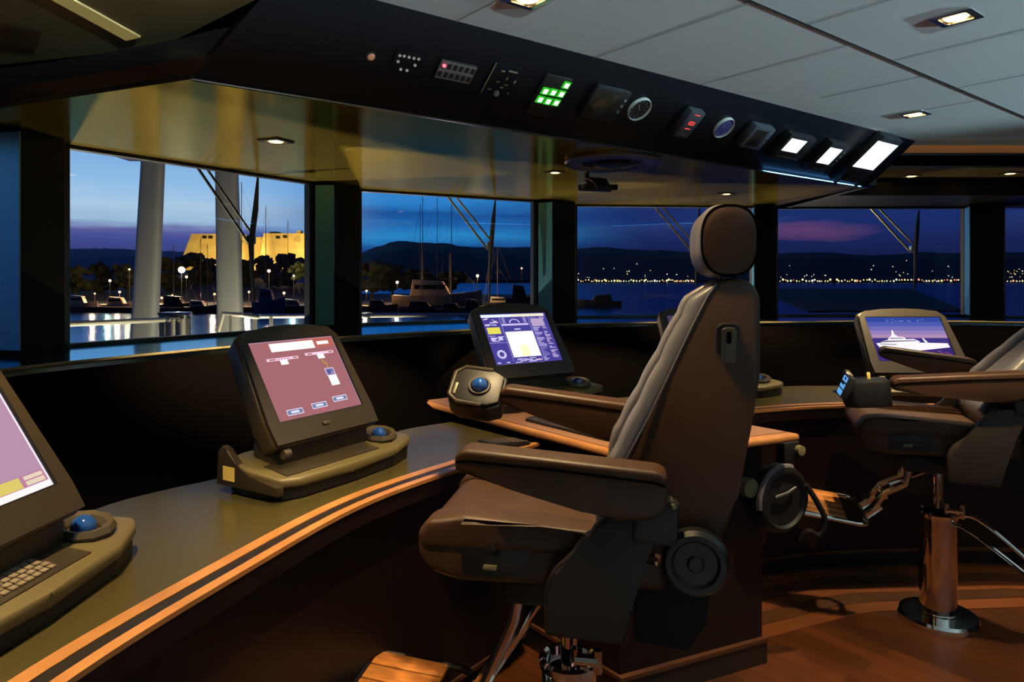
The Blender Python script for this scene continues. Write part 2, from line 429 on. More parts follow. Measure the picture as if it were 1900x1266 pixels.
# keep the outer line in step with the inner one
lo = []
for i, p in enumerate(li):
    a = li[max(i - 1, 0)]; b = li[min(i + 1, NN - 1)]; t = (b - a).normalized(); n = Vector((-t.y, t.x))
    best = None
    for q, r in zip(wl, wl[1:]):
        d = Vector((r.x - q.x, r.y - q.y)); den = n.x * d.y - n.y * d.x
        if abs(den) < 1e-9: continue
        w = Vector((q.x - p.x, q.y - p.y)); k = (w.x * d.y - w.y * d.x) / den; u = (w.x * n.y - w.y * n.x) / den
        if k > 0 and -.02 <= u <= 1.02 and (best is None or k < best): best = k
    if best is None: best = .8
    lo.append(Vector((p.x + n.x * best, p.y + n.y * best, LEDGE)))
m = MB(); m.strip(li, lo); m.strip(z3(li, LEDGE - .03), z3(lo, LEDGE - .03)); m.strip(li, z3(li, LEDGE - .03))
led = struct(m.build('ledge', M['ledge'], sharp=30))
m = MB(); m.tube([p + Vector((0, 0, -.004)) for p in li], .009, 8); m.build('ledge_rim', M['rim'], led)

DL = [(-1.42, .2), (-1.33, .8), (-1.25, 1.5), (-1.164, 1.958), (-1.048, 2.15), (-.92, 2.30), (-.5, 2.95), (-.272, 3.16)]
NL = [(-.84, .1), (-.80, .7), (-.755, 1.155), (-.714, 1.29), (-.62, 1.58), (-.468, 2.03), (-.187, 2.43), (.075, 2.77)]
DLc = crom(z3(DL, DESK), 6); NLc = crom(z3(NL, DESK), 8)
CL0, CL1 = Vector((-.45, 3.43, 0)), Vector((.40, 2.345, 0))          # port edge of the centre console
CR1 = Vector((1.107, 2.69, 0)); CR0 = CR1 + Bv * 1.55
CF = AX + Bv * 1.8
Dall = DLc + z3([CL0, CF - Sv * .45, CF + Sv * .45, CR0 + Bv * .05], DESK) + [mirror(p) for p in DLc[::-1]]
dl = resample(Dall, NN)
m = MB(); m.strip(z3(li, LEDGE - .03), z3(dl, DESK - .02))
struct(m.build('dashboard_slope', M['dash'], sharp=60))

# ------------------------------------------------------------------ desks: laminate top, teak edging with a black inlay, dark front
def wing(side):
    mir = side == 'right'
    f = (lambda P: [mirror(p) for p in P]) if mir else (lambda P: P)
    n = 48
    D = resample(DLc, n); N = resample(NLc, n)
    for _ in range(14): N = [N[0]] + [(N[i - 1] + N[i] * 2 + N[i + 1]) / 4 for i in range(1, n - 1)] + [N[-1]]
    root = thing('console_desk', 'long curved dark desk with teak striped edge at left, carrying two lit monitors' if not mir else
                 'far curved desk with thin lit teak edge behind the chairs on the right', 'desk', (0, 0, 0))
    def band(d0, d1, z0, z1, mt, name):
        A = offset2(N, d0); B_ = offset2(N, d1)
        rings = [[(a.x, a.y, z0), (b.x, b.y, z0), (b.x, b.y, z1), (a.x, a.y, z1)] for a, b in zip(f(A), f(B_))]
        k = MB(); k.loft(rings); return k.build(name, mt, root, sharp=30)
    In = offset2(N, -.045)
    rings = [[(a.x, a.y, DESK), (b.x, b.y, DESK), (b.x, b.y, DESK - .04), (a.x, a.y, DESK - .04)] for a, b in zip(f(D), f(In))]
    k = MB(); k.loft(rings); k.build('desk_top', M['desk'], root, sharp=30)
    band(-.048, -.014, DESK - .04, DESK + .003, M['teak_edge'], 'teak_strip')
    band(-.014, .018, DESK - .04, DESK + .001, M['inlay'], 'black_inlay')
    band(.018, .045, DESK - .008, DESK + .003, M['teak_edge'], 'teak_strip')
    band(-.045, .041, DESK - .06, DESK - .009, M['wood'], 'front_apron')
    band(-.06, -.03, .09, DESK - .05, M['wood'], 'front_panel')
    band(-.12, -.075, 0, .09, M['inlay'], 'plinth')
    band(-.06, -.022, .085, .1, M['wood_brown'], 'plinth_rail')
    return root
wing('left'); wing('right')
# curved margin planks round the foot of the starboard desk
n_m = 60; NR = resample(NLc, n_m)
for i in range(5):
    d0 = -.02 + i * .092
    A = [mirror(p) for p in offset2(NR, d0)]; B_ = [mirror(p) for p in offset2(NR, d0 + .088)]
    k = MB(); k.loft([[(a.x, a.y, .0), (b.x, b.y, .0), (b.x, b.y, .003), (a.x, a.y, .003)] for a, b in zip(A, B_)])
    struct(k.build('floor_margin', M['margin_a'] if i % 2 else M['margin_b'], sharp=30))

# centre console between the two chairs
cc = thing('centre_console', 'raised wooden centre console block jutting aft between the two chairs', 'console')
P = [CL1, CR1, CR0, CL0]
ctr = sum((p for p in P), Vector()) / 4
def inset(P, d):
    return [p + (ctr - p).normalized() * d for p in P]
k = MB(); k.prism([(p.x, p.y) for p in inset(P, .14)], .09, CTR - .02, bev=0); k.build('body', M['wood'], cc, smooth=False)
k = MB(); k.prism([(p.x, p.y) for p in P], CTR - .028, CTR, bev=.010, seg=3); k.build('teak_rim', M['teak_edge'], cc)
k = MB(); k.prism([(p.x, p.y) for p in inset(P, .05)], CTR - .01, CTR + .004, bev=.002); k.build('leather_top', M['slab'], cc)
k = MB(); k.prism([(p.x, p.y) for p in inset(P, .12)], 0, .09); k.build('plinth', M['inlay'], cc, smooth=False)
k = MB(); k.prism([(p.x, p.y) for p in inset(P, .115)], .085, .10); k.build('plinth_rail', M['wood_brown'], cc, smooth=False)
# flat panel and folded chart lying on the console
ch = thing('control_panel', 'flat dark control panel with pale edge set on the centre console top', 'panel', M=basis(AX + Bv * .50 - Sv * .06 + Vector((0, 0, CTR + .004)), Sv, Bv, Vector((0, 0, 1))))
k = MB(); k.box((.50, .50, .012), (0, 0, .006), bev=.004); k.build('panel_plate', M['inst'], ch)
k = MB()
for x in (-.24, .24): k.box((.012, .48, .004), (x, 0, .014))
for y in (-.24, .24): k.box((.48, .012, .004), (0, y, .014))
k.build('panel_trim', M['steel'], ch)
for i in range(5):
    for j in range(4): k = MB(); k.box((.035, .03, .006), (-.15 + i * .075, -.16 + j * .09, .015), bev=.002); k.build('push_button', M['key'], ch)
# small black lectern wedge on the desk beside the console
wd = thing('document_wedge', 'small black wedge with shiny top on desk end beside the centre console', 'desk wedge', onz(935, 829, DESK), math.radians(38))
k = MB(); k.prism([(-.09, 0), (.09, 0), (.09, .012), (-.09, .03)], -.05, .05, Matrix(((1, 0, 0, 0), (0, 0, -1, 0), (0, 1, 0, 0), (0, 0, 0, 1))), bev=.003); k.build('wedge_body', M['black'], wd)
k = MB(); k.box((.165, .09, .003), (0, 0, .0), T(0, 0, .0235) @ R(math.radians(5.7), 'Y')); k.build('shiny_top', M['steel'], wd)

# round black drum, ribbed knob and strap on the aft end of the console
nE = Vector((CR1.y - CL1.y, -(CR1.x - CL1.x), 0)).normalized(); tE = Vector((0, 0, 1)).cross(nE)
pE = onplane(1428, 918, CL1.lerp(CR1, .5) - nE * .13, nE)
dr = thing('handwheel_drum', 'round black drum with grey rim and strap on the centre console end', 'equipment', M=basis(pE, tE, Vector((0, 0, 1)), nE))
k = MB(); k.lathe([(.0, .0), (.105, .0), (.13, .02), (.135, .05), (.125, .08), (.11, .085), (.10, .075), (.0, .07)], 40); k.build('drum', M['black'], dr)
k = MB(); k.tube([(.128 * math.cos(a), .128 * math.sin(a), .07) for a in [math.radians(70 + 12 * i) for i in range(11)]], .012, 8); k.build('rim_band', M['leather_grey_lit'], dr)
k = MB(); k.tube([(-.06, .02, .085), (.0, .03, .09), (.05, .045, .085)], .006, 8); k.build('latch_bar', M['steel'], dr)
k = MB()
rib = [(.033 + (.004 if i % 2 else 0)) for i in range(28)]
k.prism([(r * math.cos(2 * PI * i / 28), r * math.sin(2 * PI * i / 28)) for i, r in enumerate(rib)], 0, .04, T(-.155, .06, .02)); k.build('ribbed_knob', M['rim'], dr)
k = MB(); k.box((.09, .09, .05), (.10, .16, .0), bev=.01); k.build('bracket', M['black'], dr)
k = MB(); k.lathe([(.0, 0), (.02, 0), (.02, .02), (.0, .024)], 16, T(.13, .17, .025)); k.build('bracket_knob', M['rim'], dr)
k = MB(); k.tube(crom([(.10, .05, .09), (.14, -.02, .11), (.17, -.09, .12), (.15, -.15, .11), (.10, -.13, .10), (.08, -.17, .08)], 6), .011, 8); k.build('strap', M['black_soft'], dr)
# ------------------------------------------------------------------ overhead console
B0 = Vector((-1.037, 2.27, HS - .012)); B1 = Vector((2.49, 4.91, HS - .012))
e1 = (B1 - B0).normalized(); nh = Vector((e1.y, -e1.x, 0))
RISE, OFF = CEIL - HS + .012, .32
e2 = (nh * OFF + Vector((0, 0, RISE))).normalized(); nf = e1.cross(e2)
if nf.z > 0: nf = -nf
FW = math.hypot(OFF, RISE); FL = (B1 - B0).length
T0 = Vector((-.70, 2.125, CEIL)); T1 = B1 + e2 * FW
oc = thing('overhead_console', 'long black overhead console sloping down under the grey ceiling, full of instruments', 'console')
k = MB()
up = Vector((0, 0, .02)); back = -nh * .12
V = [B0, B1, T1, T0]
k.faces([p for p in V] + [B0 + up + back, B1 + up + back, T1 + up + back, T0 + up + back],
        [(0, 1, 2, 3), (4, 5, 6, 7), (0, 1, 5, 4), (1, 2, 6, 5), (2, 3, 7, 6), (3, 0, 4, 7)])
k.build('sloped_panel', M['panel'], oc, smooth=False)
k = MB(); k.tube([B0 + nf * .003, B1 + nf * .003], .006, 8); k.build('lower_edge_trim', M['steel'], oc)
k = MB(); k.tube([B0.lerp(B1, .72) + nf * .02 + e2 * .010, B0.lerp(B1, .97) + nf * .02 + e2 * .010], .0022, 8); k.build('blue_reflection_strip', glow('blue_reflection_glow', (.12, .42, 1.0, 1), 14), oc)  # added glowing strip standing in for blue reflections on the panel
def fuv(px, py):
    p = onplane(px, py, B0, nf) - B0
    return p.dot(e1), p.dot(e2)
def fM(px, py, lift=0.0):
    u, v = fuv(px, py)
    return basis(B0 + e1 * u + e2 * v + nf * lift, e1, nf.cross(e1), nf)   # y runs down or up the panel
Yd = nf.cross(e1); YS = 1 if Yd.dot(e2) > 0 else -1
def fbox(pa, pb):
    (u0, v0), (u1, v1) = fuv(*pa), fuv(*pb)
    return (u0 + u1) / 2, (v0 + v1) / 2, abs(u1 - u0), abs(v1 - v0)
def fbasis(u, v, lift=0): return basis(B0 + e1 * u + e2 * v + nf * lift, e1, Yd, nf)
def device(name, label, cat, pa, pb, h, body='inst', bev=.006, group=None):
    """pa lower left and pb upper right photograph corners of the device's front; local x along the panel, y up it"""
    u, v, w, hh = fbox(pa, pb)
    root = thing(name, label, cat, M=fbasis(u, v), group=group)
    k = MB(); k.box((w, hh, h), (0, 0, h / 2), bev=bev); k.build('housing', M[body], root)
    return root, w, hh, h
# pilot lamp
r = thing('pilot_lamp', 'small orange pilot lamp, first item at the left end of the overhead console', 'lamp', M=fM(688, 104))
k = MB(); k.lathe([(0, 0), (.014, 0), (.014, .006), (.010, .012), (0, .014)], 20); k.build('lens', mat('amber_lens', (.5, .22, .12, 1), .2, emit=(1, .45, .25, 1), strength=.12), r)
k = MB(); k.lathe([(.014, 0), (.019, 0), (.019, .004), (.014, .006)], 20); k.build('bezel', M['inst'], r)
# push button cluster with pale rings
u0, v0 = fuv(757, 113)
r = thing('button_panel', 'small black button panel with a ring of pale round push buttons', 'instrument', M=fM(757, 113))
k = MB(); k.box((.12, .085, .006), (0, 0, .003), bev=.002); k.build('plate', M['panel'], r)
for px, py in ((741, 101), (749, 102), (758, 104), (767, 106), (776, 107.5), (737.5, 112), (769, 119), (742.5, 126.5), (754, 128.5)):
    u, v = fuv(px, py); u -= u0; v = (v - v0) * YS
    k = MB(); k.lathe([(0, .006), (.0055, .006), (.0055, .009), (.003, .009), (.003, .008), (0, .008)], 14, T(u, v, 0))
    k.build('push_button', M['dot'], r)
# alarm keypad with the red light
r, w, hh, h = device('alarm_keypad', 'grey keypad with two rows of black keys and one bright red light', 'instrument', (802, 141), (886, 121), .012, 'inst')
k = MB(); k.box((w * .95, hh * .9, .002), (0, 0, h)); k.build('face_plate', mat('keypad_grey', (.10, .09, .08, 1), .5), r)
for j in range(2):
    for i in range(6):
        k = MB(); k.box((w * .10, hh * .26, .004), ((-.4 + i * .16) * w, (.22 - j * .44) * hh * YS, h + .002), bev=.001); k.build('key', M['black'], r)
k = MB(); k.ball((-w * .40, YS * hh * .25, h + .006), .0075, sub=2); k.build('red_light', M['red_led'], r)
# marked panel
M['tan_mark'] = mat('marking_tan', (.16, .14, .07, 1), .5)
r, w, hh, h = device('marked_panel', 'black panel with faint grey outlines and one yellowish line, left of the green keys', 'instrument', (888, 170), (972, 126), .008, 'panel')
k = MB()
for (x, y, a, b_) in ((-.12, .30, .12, .05), (.2, .34, .30, .05), (-.1, -.05, .1, .04), (.12, .1, .04, .1), (.2, -.1, .12, .03), (.1, -.2, .1, .06), (-.25, -.32, .12, .05), (.42, .05, .06, .1), (.4, -.34, .06, .05)):
    k = MB(); k.box((a * w, b_ * hh, .002), (x * w, YS * y * hh, h)); k.build('marking', M['tan_mark'], r)
k = MB(); k.box((.004, hh * .98, .002), (-w * .46, 0, h)); k.build('outline', M['tan_mark'], r)
k = MB(); k.lathe([(0, h), (.012, h), (.011, h + .01), (0, h + .012)], 18, T(w * .02, -YS * hh * .4, 0)); k.build('knob', M['mark'], r)
# green lit key panel
r, w, hh, h = device('green_key_panel', 'black key panel with seven glowing green keys', 'instrument', (970, 209), (1062, 145), .014, 'inst', .008)
k = MB(); k.box((w * .94, hh * .96, .003), (0, 0, h), bev=.001); k.build('face_plate', M['black'], r)
uc, vc, _, _ = fbox((970, 209), (1062, 145))
for px, py in ((1047.5, 153.5), (1008.5, 164), (1023, 166.5), (1038, 169.5), (999, 179.5), (1013.5, 183), (1028.5, 185.5)):
    u, v = fuv(px, py); u -= uc; v = (v - vc) * YS
    k = MB(); k.box((.038, .036, .006), (u, v, h + .004), m=0, bev=.003); k.box((.021, .021, .002), (u, v, h + .0075), m=1, bev=.0005)
    k.build('green_key', [M['green'], M['green_core']], r)
# dark chart display
r, w, hh, h = device('dark_display', 'large switched-off dark display between the green keys and a round gauge', 'display', (1068, 211), (1170, 166), .03, 'inst', .012)
k = MB(); k.box((w * .66, hh * .66, .003), (-w * .08, YS * hh * .06, h), bev=.001); k.build('screen', M['screen_off'], r)
k = MB()
for j in range(3): k.lathe([(0, h), (.006, h), (.006, h + .004), (0, h + .004)], 12, T(w * .4, (-.1 + .18 * j) * hh, 0))
k.build('buttons', M['mark'], r)
# round gauges
def gauge(px, py, rad, label, face):
    r = thing('round_gauge', label, 'gauge', M=fM(px, py))
    k = MB(); k.lathe([(rad * .90, 0), (rad, 0), (rad, .012), (rad * .96, .017), (rad * .91, .014), (rad * .90, .006)], 40); k.build('chrome_bezel', M['pale_ring'], r)
    k = MB(); k.lathe([(0, .0), (rad * .91, .0), (rad * .91, .006), (0, .006)], 32); k.build('dial', face, r)
    k = MB()
    for i in range(12):
        a = 2 * PI * i / 12; k.box((.003, .010, .001), (0, rad * .68, .0068), R(a, 'Z'))
    k.box((.003, rad * .6, .0015), (0, rad * .2, .007), R(.7, 'Z')); k.build('dial_marks', M['mark'], r)
gauge(1185, 201, .062, 'round gauge with bright chrome ring and black dial, beside the large dark display', M['black'])
gauge(1341.5, 235.5, .062, 'round gauge with thin chrome ring and blue dial, beside the red digits', mat('blue_dial', (.03, .03, .12, 1), .3))
# red digital read-out
r, w, hh, h = device('digital_readout', 'grey box read-out with three glowing red digits', 'display', (1240, 243), (1303, 201), .045, 'inst_grey', .01)
SEG = {'1': 'bc', '8': 'abcdefg'}
def seg_digit(k, ch, cx, cy, sw, sh, M0, z):
    t = sw * .2
    S = {'a': (0, sh / 2, sw, t), 'g': (0, 0, sw, t), 'd': (0, -sh / 2, sw, t), 'f': (-sw / 2, sh / 4, t, sh / 2), 'b': (sw / 2, sh / 4, t, sh / 2), 'e': (-sw / 2, -sh / 4, t, sh / 2), 'c': (sw / 2, -sh / 4, t, sh / 2)}
    for q in SEG[ch]:
        x, y, a, b_ = S[q]; k.box((a, b_, .002), (cx + x, cy + y, z), M0)
M90 = R(math.radians(90 * YS), 'Z')
for i, chd in enumerate('181'):
    k = MB(); seg_digit(k, chd, (i - 1) * hh * .26 + hh * .08, 0, hh * .10, w * .34, M90, h + .001); k.build('digit', M['red'], r)
k = MB()
for i in range(4): k.box((.010, .007, .002), ((-.27 + .18 * i) * w, -YS * hh * .36, h + .001))
k.build('small_keys', M['mark'], r)
# grey display, switched off
r, w, hh, h = device('grey_display', 'grey framed display with dark screen, right of the blue gauge', 'display', (1362, 262), (1432, 231), .05, 'inst_grey', .01)
k = MB(); k.box((w * .58, hh * .72, .003), (-w * .08, 0, h), bev=.001); k.build('screen', M['screen_off'], r)
k = MB()
for j in range(4): k.box((.01, .014, .003), (w * .36, (-.3 + .2 * j) * hh, h), bev=.001)
k.build('side_keys', M['mark'], r)
# lit displays
def lit(name, label, pa, pb, sa, sb, h, keys):
    r, w, hh, h = device(name, label, 'display', pa, pb, h, 'inst', .008)
    u, v, _, _ = fbox(pa, pb); u2, v2, w2, h2 = fbox(sa, sb)
    k = MB(); k.box((w2, h2, .003), (u2 - u, (v2 - v) * YS, h)); k.build('screen', M['scr_white'], r)
    k = MB()
    for (x, y) in keys: k.box((.011, .009, .003), (x * w, y * hh * YS, h), bev=.001)
    k.build('keys', M['mark'], r)
    for s_ in (-1, 1):
        k = MB(); k.box((.012, hh * .6, h * .9), (s_ * (w / 2 + .008), -YS * hh * .3, h * .45), bev=.003); k.build('mounting_bracket', M['black'], r)
lit('lit_display', 'small square display with white lit screen, leftmost of the three lit ones', (1424, 280), (1508, 250), (1440, 268), (1488, 252), .05,
    [(-.36 + .09 * i, -.42) for i in range(8)])
lit('lit_display', 'narrow upright display with white lit screen, middle of the three lit ones', (1490, 303), (1570, 262), (1504, 290), (1553, 267), .055,
    [(-.34 + .12 * i, -.42) for i in range(5)] + [(.42, -.2 + .15 * i) for i in range(4)])
lit('lit_display', 'largest white lit display at the right end of the overhead console', (1548, 322), (1664, 250), (1569, 295), (1653, 257), .07,
    [(-.34 + .13 * i, -.36) for i in range(6)] + [(-.34 + .13 * i, -.44) for i in range(5)])

# ------------------------------------------------------------------ ceilings
def slab(name, P, z0, z1, m, **kw):
    k = MB(); k.prism([(p[0], p[1]) for p in P], z0, z1); return struct(k.build(name, m, smooth=False))
FX = 4.83       # line of the fascia to starboard
main = slab('ceiling', [T0, T1, (2.75, FX), (5.95, FX), (5.95, -2.5), (-.98, -2.5), (-.66, 2.05)], CEIL, CEIL + .12, M['ceil'])
# seams of the headliner panels
k = MB()
def seam(a, b, w):
    a, b = Vector(a), Vector(b); t = (b - a).normalized(); n = Vector((-t.y, t.x, 0)) * w / 2
    a.z = b.z = CEIL
    k.prism([(q.x, q.y) for q in (a - n, b - n, b + n, a + n)], CEIL - .0015, CEIL + .001)
o = onz(1390, 0.5, CEIL); seam(o - Sv * 2.4, o + Sv * 3.3, .014)
k.build('panel_seam', M['groove'], main, smooth=False); k = MB()
oo = Vector((o.x, o.y, 0))
for s_ in (-1.0, -.32, .36, 1.04, 1.72): seam(oo + Sv * s_ , oo + Sv * s_ - Bv * 2.5, .005)
for s_ in (-.66, .02, .70, 1.38, 2.06): seam(oo + Sv * s_, oo + Sv * s_ + Bv * (.80 if s_ < 1.2 else .5), .005)
k.build('panel_joint', M['seam_thin'], main, smooth=False)
# forward soffit over the panes, glossy cream
sof = [(p.x, p.y) for p in wl if p.y > 1.6]
edge = [(2.49, 4.88), (-1.037, 2.30), (-1.96, 2.70), (-2.75, 3.0)]
soff = slab('ceiling_forward', [(-2.75, 3.0), (-2.20, 3.52), (-1.376, 4.80), (-1.115, 5.17), (.179, 5.88), (.56, 6.22), (2.35, 6.40), (2.49, 4.91), (-1.037, 2.27), (-1.96, 2.66)], HS, HS + .04, M['cream'])
k = MB(); 
for a, b in (((-1.75, 4.15), (-.98, 2.3)),):
    pass
# thin joint in the soffit running through the pillar line
a, b = onz(560, 295, HS), onz(760, 252, HS)
n = Vector((-(b - a).y, (b - a).x, 0)).normalized() * .002
k.prism([(q.x, q.y) for q in (a - n, b - n, b + n, a + n)], HS - .001, HS + .001); k.build('soffit_joint', M['rim'], soff, smooth=False)
# starboard: fascia with a lit teak lip, stepped soffits in dark wood
def bar(name, x0, x1, y0, y1, z0, z1, m, par=None):
    k = MB(); k.box((x1 - x0, y1 - y0, z1 - z0), ((x0 + x1) / 2, (y0 + y1) / 2, (z0 + z1) / 2)); o = k.build(name, m, par, smooth=False)
    return o if par else struct(o)
bar('trim_1', 2.62, 5.9, FX - .012, FX + .03, CEIL - .05, CEIL + .01, mat('orange_teak_lip', (.45, .11, .02, 1), .4))
bar('trim_2', 2.62, 5.9, FX + .0, FX + .05, CEIL - .14, CEIL - .05, M['inlay'])
slab('ceiling_side', [(2.53, FX), (5.9, FX), (5.9, 5.55), (2.53, 5.55)], CZ + .79, CZ + .86, mat('tan_gloss_soffit', (.24, .17, .07, 1), .22, coat=.3))
slab('ceiling_step', [(2.49, 5.52), (5.9, 5.52), (5.9, 6.5), (2.49, 6.5)], HS + .002, HS + .12, M['wood'])
bar('trim_3', 2.49, 5.9, 5.50, 5.53, HS, CZ + .86, M['wood'])
bar('trim_4', 2.49, 2.54, 4.88, 6.4, HS - .005, CEIL, M['inlay'])
# port side: wooden fascia mitred to the console, brown ceiling with a beige self-glowing strip
Lp = [B0, Vector((-1.96, 2.66, B0.z)), Vector((-2.9, 2.95, B0.z))]
h1 = (T0 - B0).normalized()
k = MB()
A = Lp; D2 = [p + h1 * .115 for p in Lp]
k.strip(A, D2); k.build('trim_5', mat('fascia_wood', (.055, .020, .007, 1), .35, coat=.1), None, smooth=False)['kind'] = 'structure'
k = MB()
k.strip([p + Vector((.0, -.012, -.006)) for p in Lp], [p + Vector((.004, -.012, .012)) for p in Lp]); k.build('trim_6', M['inlay'], None, smooth=False)['kind'] = 'structure'
# brown ceiling to port above the fascia, a dark board closing the gap behind it, a beige strip on it
CP = 2.365
slab('ceiling_port', [(-1.30, 2.60), (-3.4, 3.2), (-3.4, -2.5), (-1.0, -2.5), (-.66, 2.05), (-.86, 2.22)], CP, CP + .05, M['ceil_dark'])
k = MB(); q_ = [p + Vector((.02, .17, 0)) for p in D2]; k.strip(q_, z3(q_, CP + .01)); k.strip(D2, q_); k.build('trim_7', M['inlay'], None, smooth=False)['kind'] = 'structure'
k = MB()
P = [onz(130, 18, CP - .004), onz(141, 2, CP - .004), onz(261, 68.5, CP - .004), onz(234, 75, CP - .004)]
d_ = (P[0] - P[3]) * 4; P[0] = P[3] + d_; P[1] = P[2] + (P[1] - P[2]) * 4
k.prism([(p.x, p.y) for p in P], CP - .006, CP + .002); k.build('trim_8', mat('beige_glow_strip', (.80, .62, .30, 1), .5, emit=RGB(126, 108, 56), strength=.7), None, smooth=False)['kind'] = 'structure'  # lit look put into the strip as emission, not a lamp
slab('roof', [(-3.6, -2.6), (6.0, -2.6), (6.0, 6.6), (-3.6, 6.6)], 2.62, 2.7, M['inlay'])

# ------------------------------------------------------------------ recessed downlights
def downlight(p, ang, size, label, watt, lamp=True, aim=1.35, m='steel', col=(1.0, .72, .36)):
    r = thing('downlight', label, 'ceiling light', (p.x, p.y, p.z), ang, 'square recessed downlights')
    k = MB(); h = size / 2
    out = rrect(size, size, size * .06, 2); inn = rrect(size * .66, size * .66, size * .08, 2)
    n = len(out)
    V = [(x, y, 0) for x, y in out] + [(x, y, -.006) for x, y in out] + [(x, y, -.008) for x, y in inn] + [(x, y, .0) for x, y in inn]
    Fs = []
    for i in range(n):
        j = (i + 1) % n
        Fs += [(i, j, n + j, n + i), (n + i, n + j, 2 * n + j, 2 * n + i), (2 * n + i, 2 * n + j, 3 * n + j, 3 * n + i)]
    k.faces(V, Fs); k.build('square_bezel', M[m], r, smooth=False)
    k = MB(); k.lathe([(0, -.010), (size * .24, -.008), (size * .30, -.002), (size * .30, .0), (0, 0)], 24); k.build('lamp_lens', M['white_lamp'], r)
    if lamp:
        l = bpy.data.lights.new('downlight_bulb', 'SPOT'); l.energy = watt * 6.0; l.color = col
        l.spot_size = aim; l.spot_blend = .6; l.shadow_soft_size = size * .22
        lo_ = bpy.data.objects.new('downlight_bulb', l); COL.objects.link(lo_); lo_.parent = r; lo_.location = (0, 0, -.016)
    return r
a45 = math.atan2(Sv.y, Sv.x)
downlight(onz(1774, 31, CEIL), a45, .135, 'square ceiling downlight shining brightest, at top right of the grey ceiling', 46)
downlight(onz(1697, 211, CEIL), a45, .135, 'square downlight in the grey ceiling above the right chair', 46)
downlight(onz(980, -4, CEIL), a45, .135, 'downlight cut off by the top edge, in the grey ceiling above the overhead console', 30)
downlight(onz(512, 261, HS), a45 + .5, .125, 'square downlight in the cream soffit over the leftmost pane', 60, m='black')
downlight(onz(1030, 319, HS), a45, .10, 'downlight in the cream soffit left of the round overhead ring', 50, m='black')
downlight(onz(1348, 359, HS), a45, .10, 'downlight in the cream soffit just above the headrest', 45, m='black')
downlight(onz(1691, 326, CZ + .79), 0, .12, 'downlight in the lower tan soffit right of the overhead console', 16, m='black')
downlight(onz(1874, 321, CZ + .79), 0, .12, 'downlight in the tan soffit at far right edge', 16, m='black')
# added lamps of the same kind, unseen, brightening desks, chairs and the aft carpet
for x, y, z, w_ in ((-.84, 1.35, 2.30, 27), (-.9, .3, 2.30, 20), (2.9, 2.2, CEIL - .01, 16), (.16, 1.72, CEIL - .01, 17)):
    downlight(Vector((x, y, z)), a45, .12, 'added square ceiling downlight outside the picture over the desks', w_)
for x in (-1.6, .3, 2.2, 4.1):
    downlight(Vector((x, -.95, CEIL - .01)), a45, .12, 'added square ceiling downlight outside the picture over the added aft carpet', 45, aim=1.0, col=(1, .95, .88))
# added slot lights, unseen, boxed in so they brighten only the pale ceiling
def added_slot_light(p, head, lo, hi, watt, label):
    r = thing('added_slot_light', label, 'ceiling light', p, head - PI / 2, 'added ceiling wash lights')
    f = .30; z0, z1 = f * math.tan(math.radians(lo)), f * math.tan(math.radians(hi))
    k = MB()
    k.box((1.3, .01, z0 + .10), (0, f, (z0 - .10) / 2)); k.box((1.3, .01, .13 - z1), (0, f, (.13 + z1) / 2))
    k.box((1.3, f + .05, .01), (0, f / 2 - .02, -.10)); k.box((1.3, f + .05, .01), (0, f / 2 - .02, .13)); k.box((1.3, .01, .23), (0, -.045, .015))
    for x in (-.65, .65): k.box((.01, f + .05, .23), (x, f / 2 - .02, .015))
    k.build('added_slot_box', M['frame'], r, smooth=False)
    l = bpy.data.lights.new('added_slot_bulb', 'SPOT'); l.energy = watt; l.color = (.56, .88, 1.0); l.spot_size = 1.5; l.spot_blend = .4; l.shadow_soft_size = .006
    q = bpy.data.objects.new('added_slot_bulb', l); COL.objects.link(q); q.parent = r; q.rotation_euler = (PI / 2, 0, 0)
added_slot_light((5.80, 1.9, 2.12), PI + .0, 2.0, 10, 1500, 'added slot light on the starboard bulkhead outside the picture')
added_slot_light((2.2, -2.35, 2.08), PI / 2 + .05, 2.6, 11, 1750, 'added slot light on the aft bulkhead outside the picture')
# ------------------------------------------------------------------ round periscope ring and bracket under the soffit
p = onz(1137, 297, HS)
r = thing('overhead_periscope', 'round black ring with mirrored centre mounted under the cream soffit', 'instrument', M=T(p.x, p.y, p.z) @ R(PI, 'X'))
k = MB(); k.lathe([(.17, 0), (.262, 0), (.268, .012), (.262, .026), (.20, .030), (.175, .018), (.17, .005)], 56); k.build('outer_ring', M['ring_grey'], r)
k = MB(); k.lathe([(0, .0), (.178, .0), (.178, .012), (0, .012)], 40); k.build('dark_disc', M['panel'], r)
k = MB(); k.lathe([(.05, .012), (.095, .012), (.095, .032), (.085, .036), (0, .036), (0, .03), (.05, .02)], 40, T(0, .03, 0)); k.build('centre_hub', M['black'], r)
k = MB()
for a0 in (-2.3, -1.1):
    k.tube([(.14 * math.cos(a0 + .07 * i), .14 * math.sin(a0 + .07 * i), .018) for i in range(8)], .010, 8)
k.build('chrome_arc', M['pale_ring'], r)
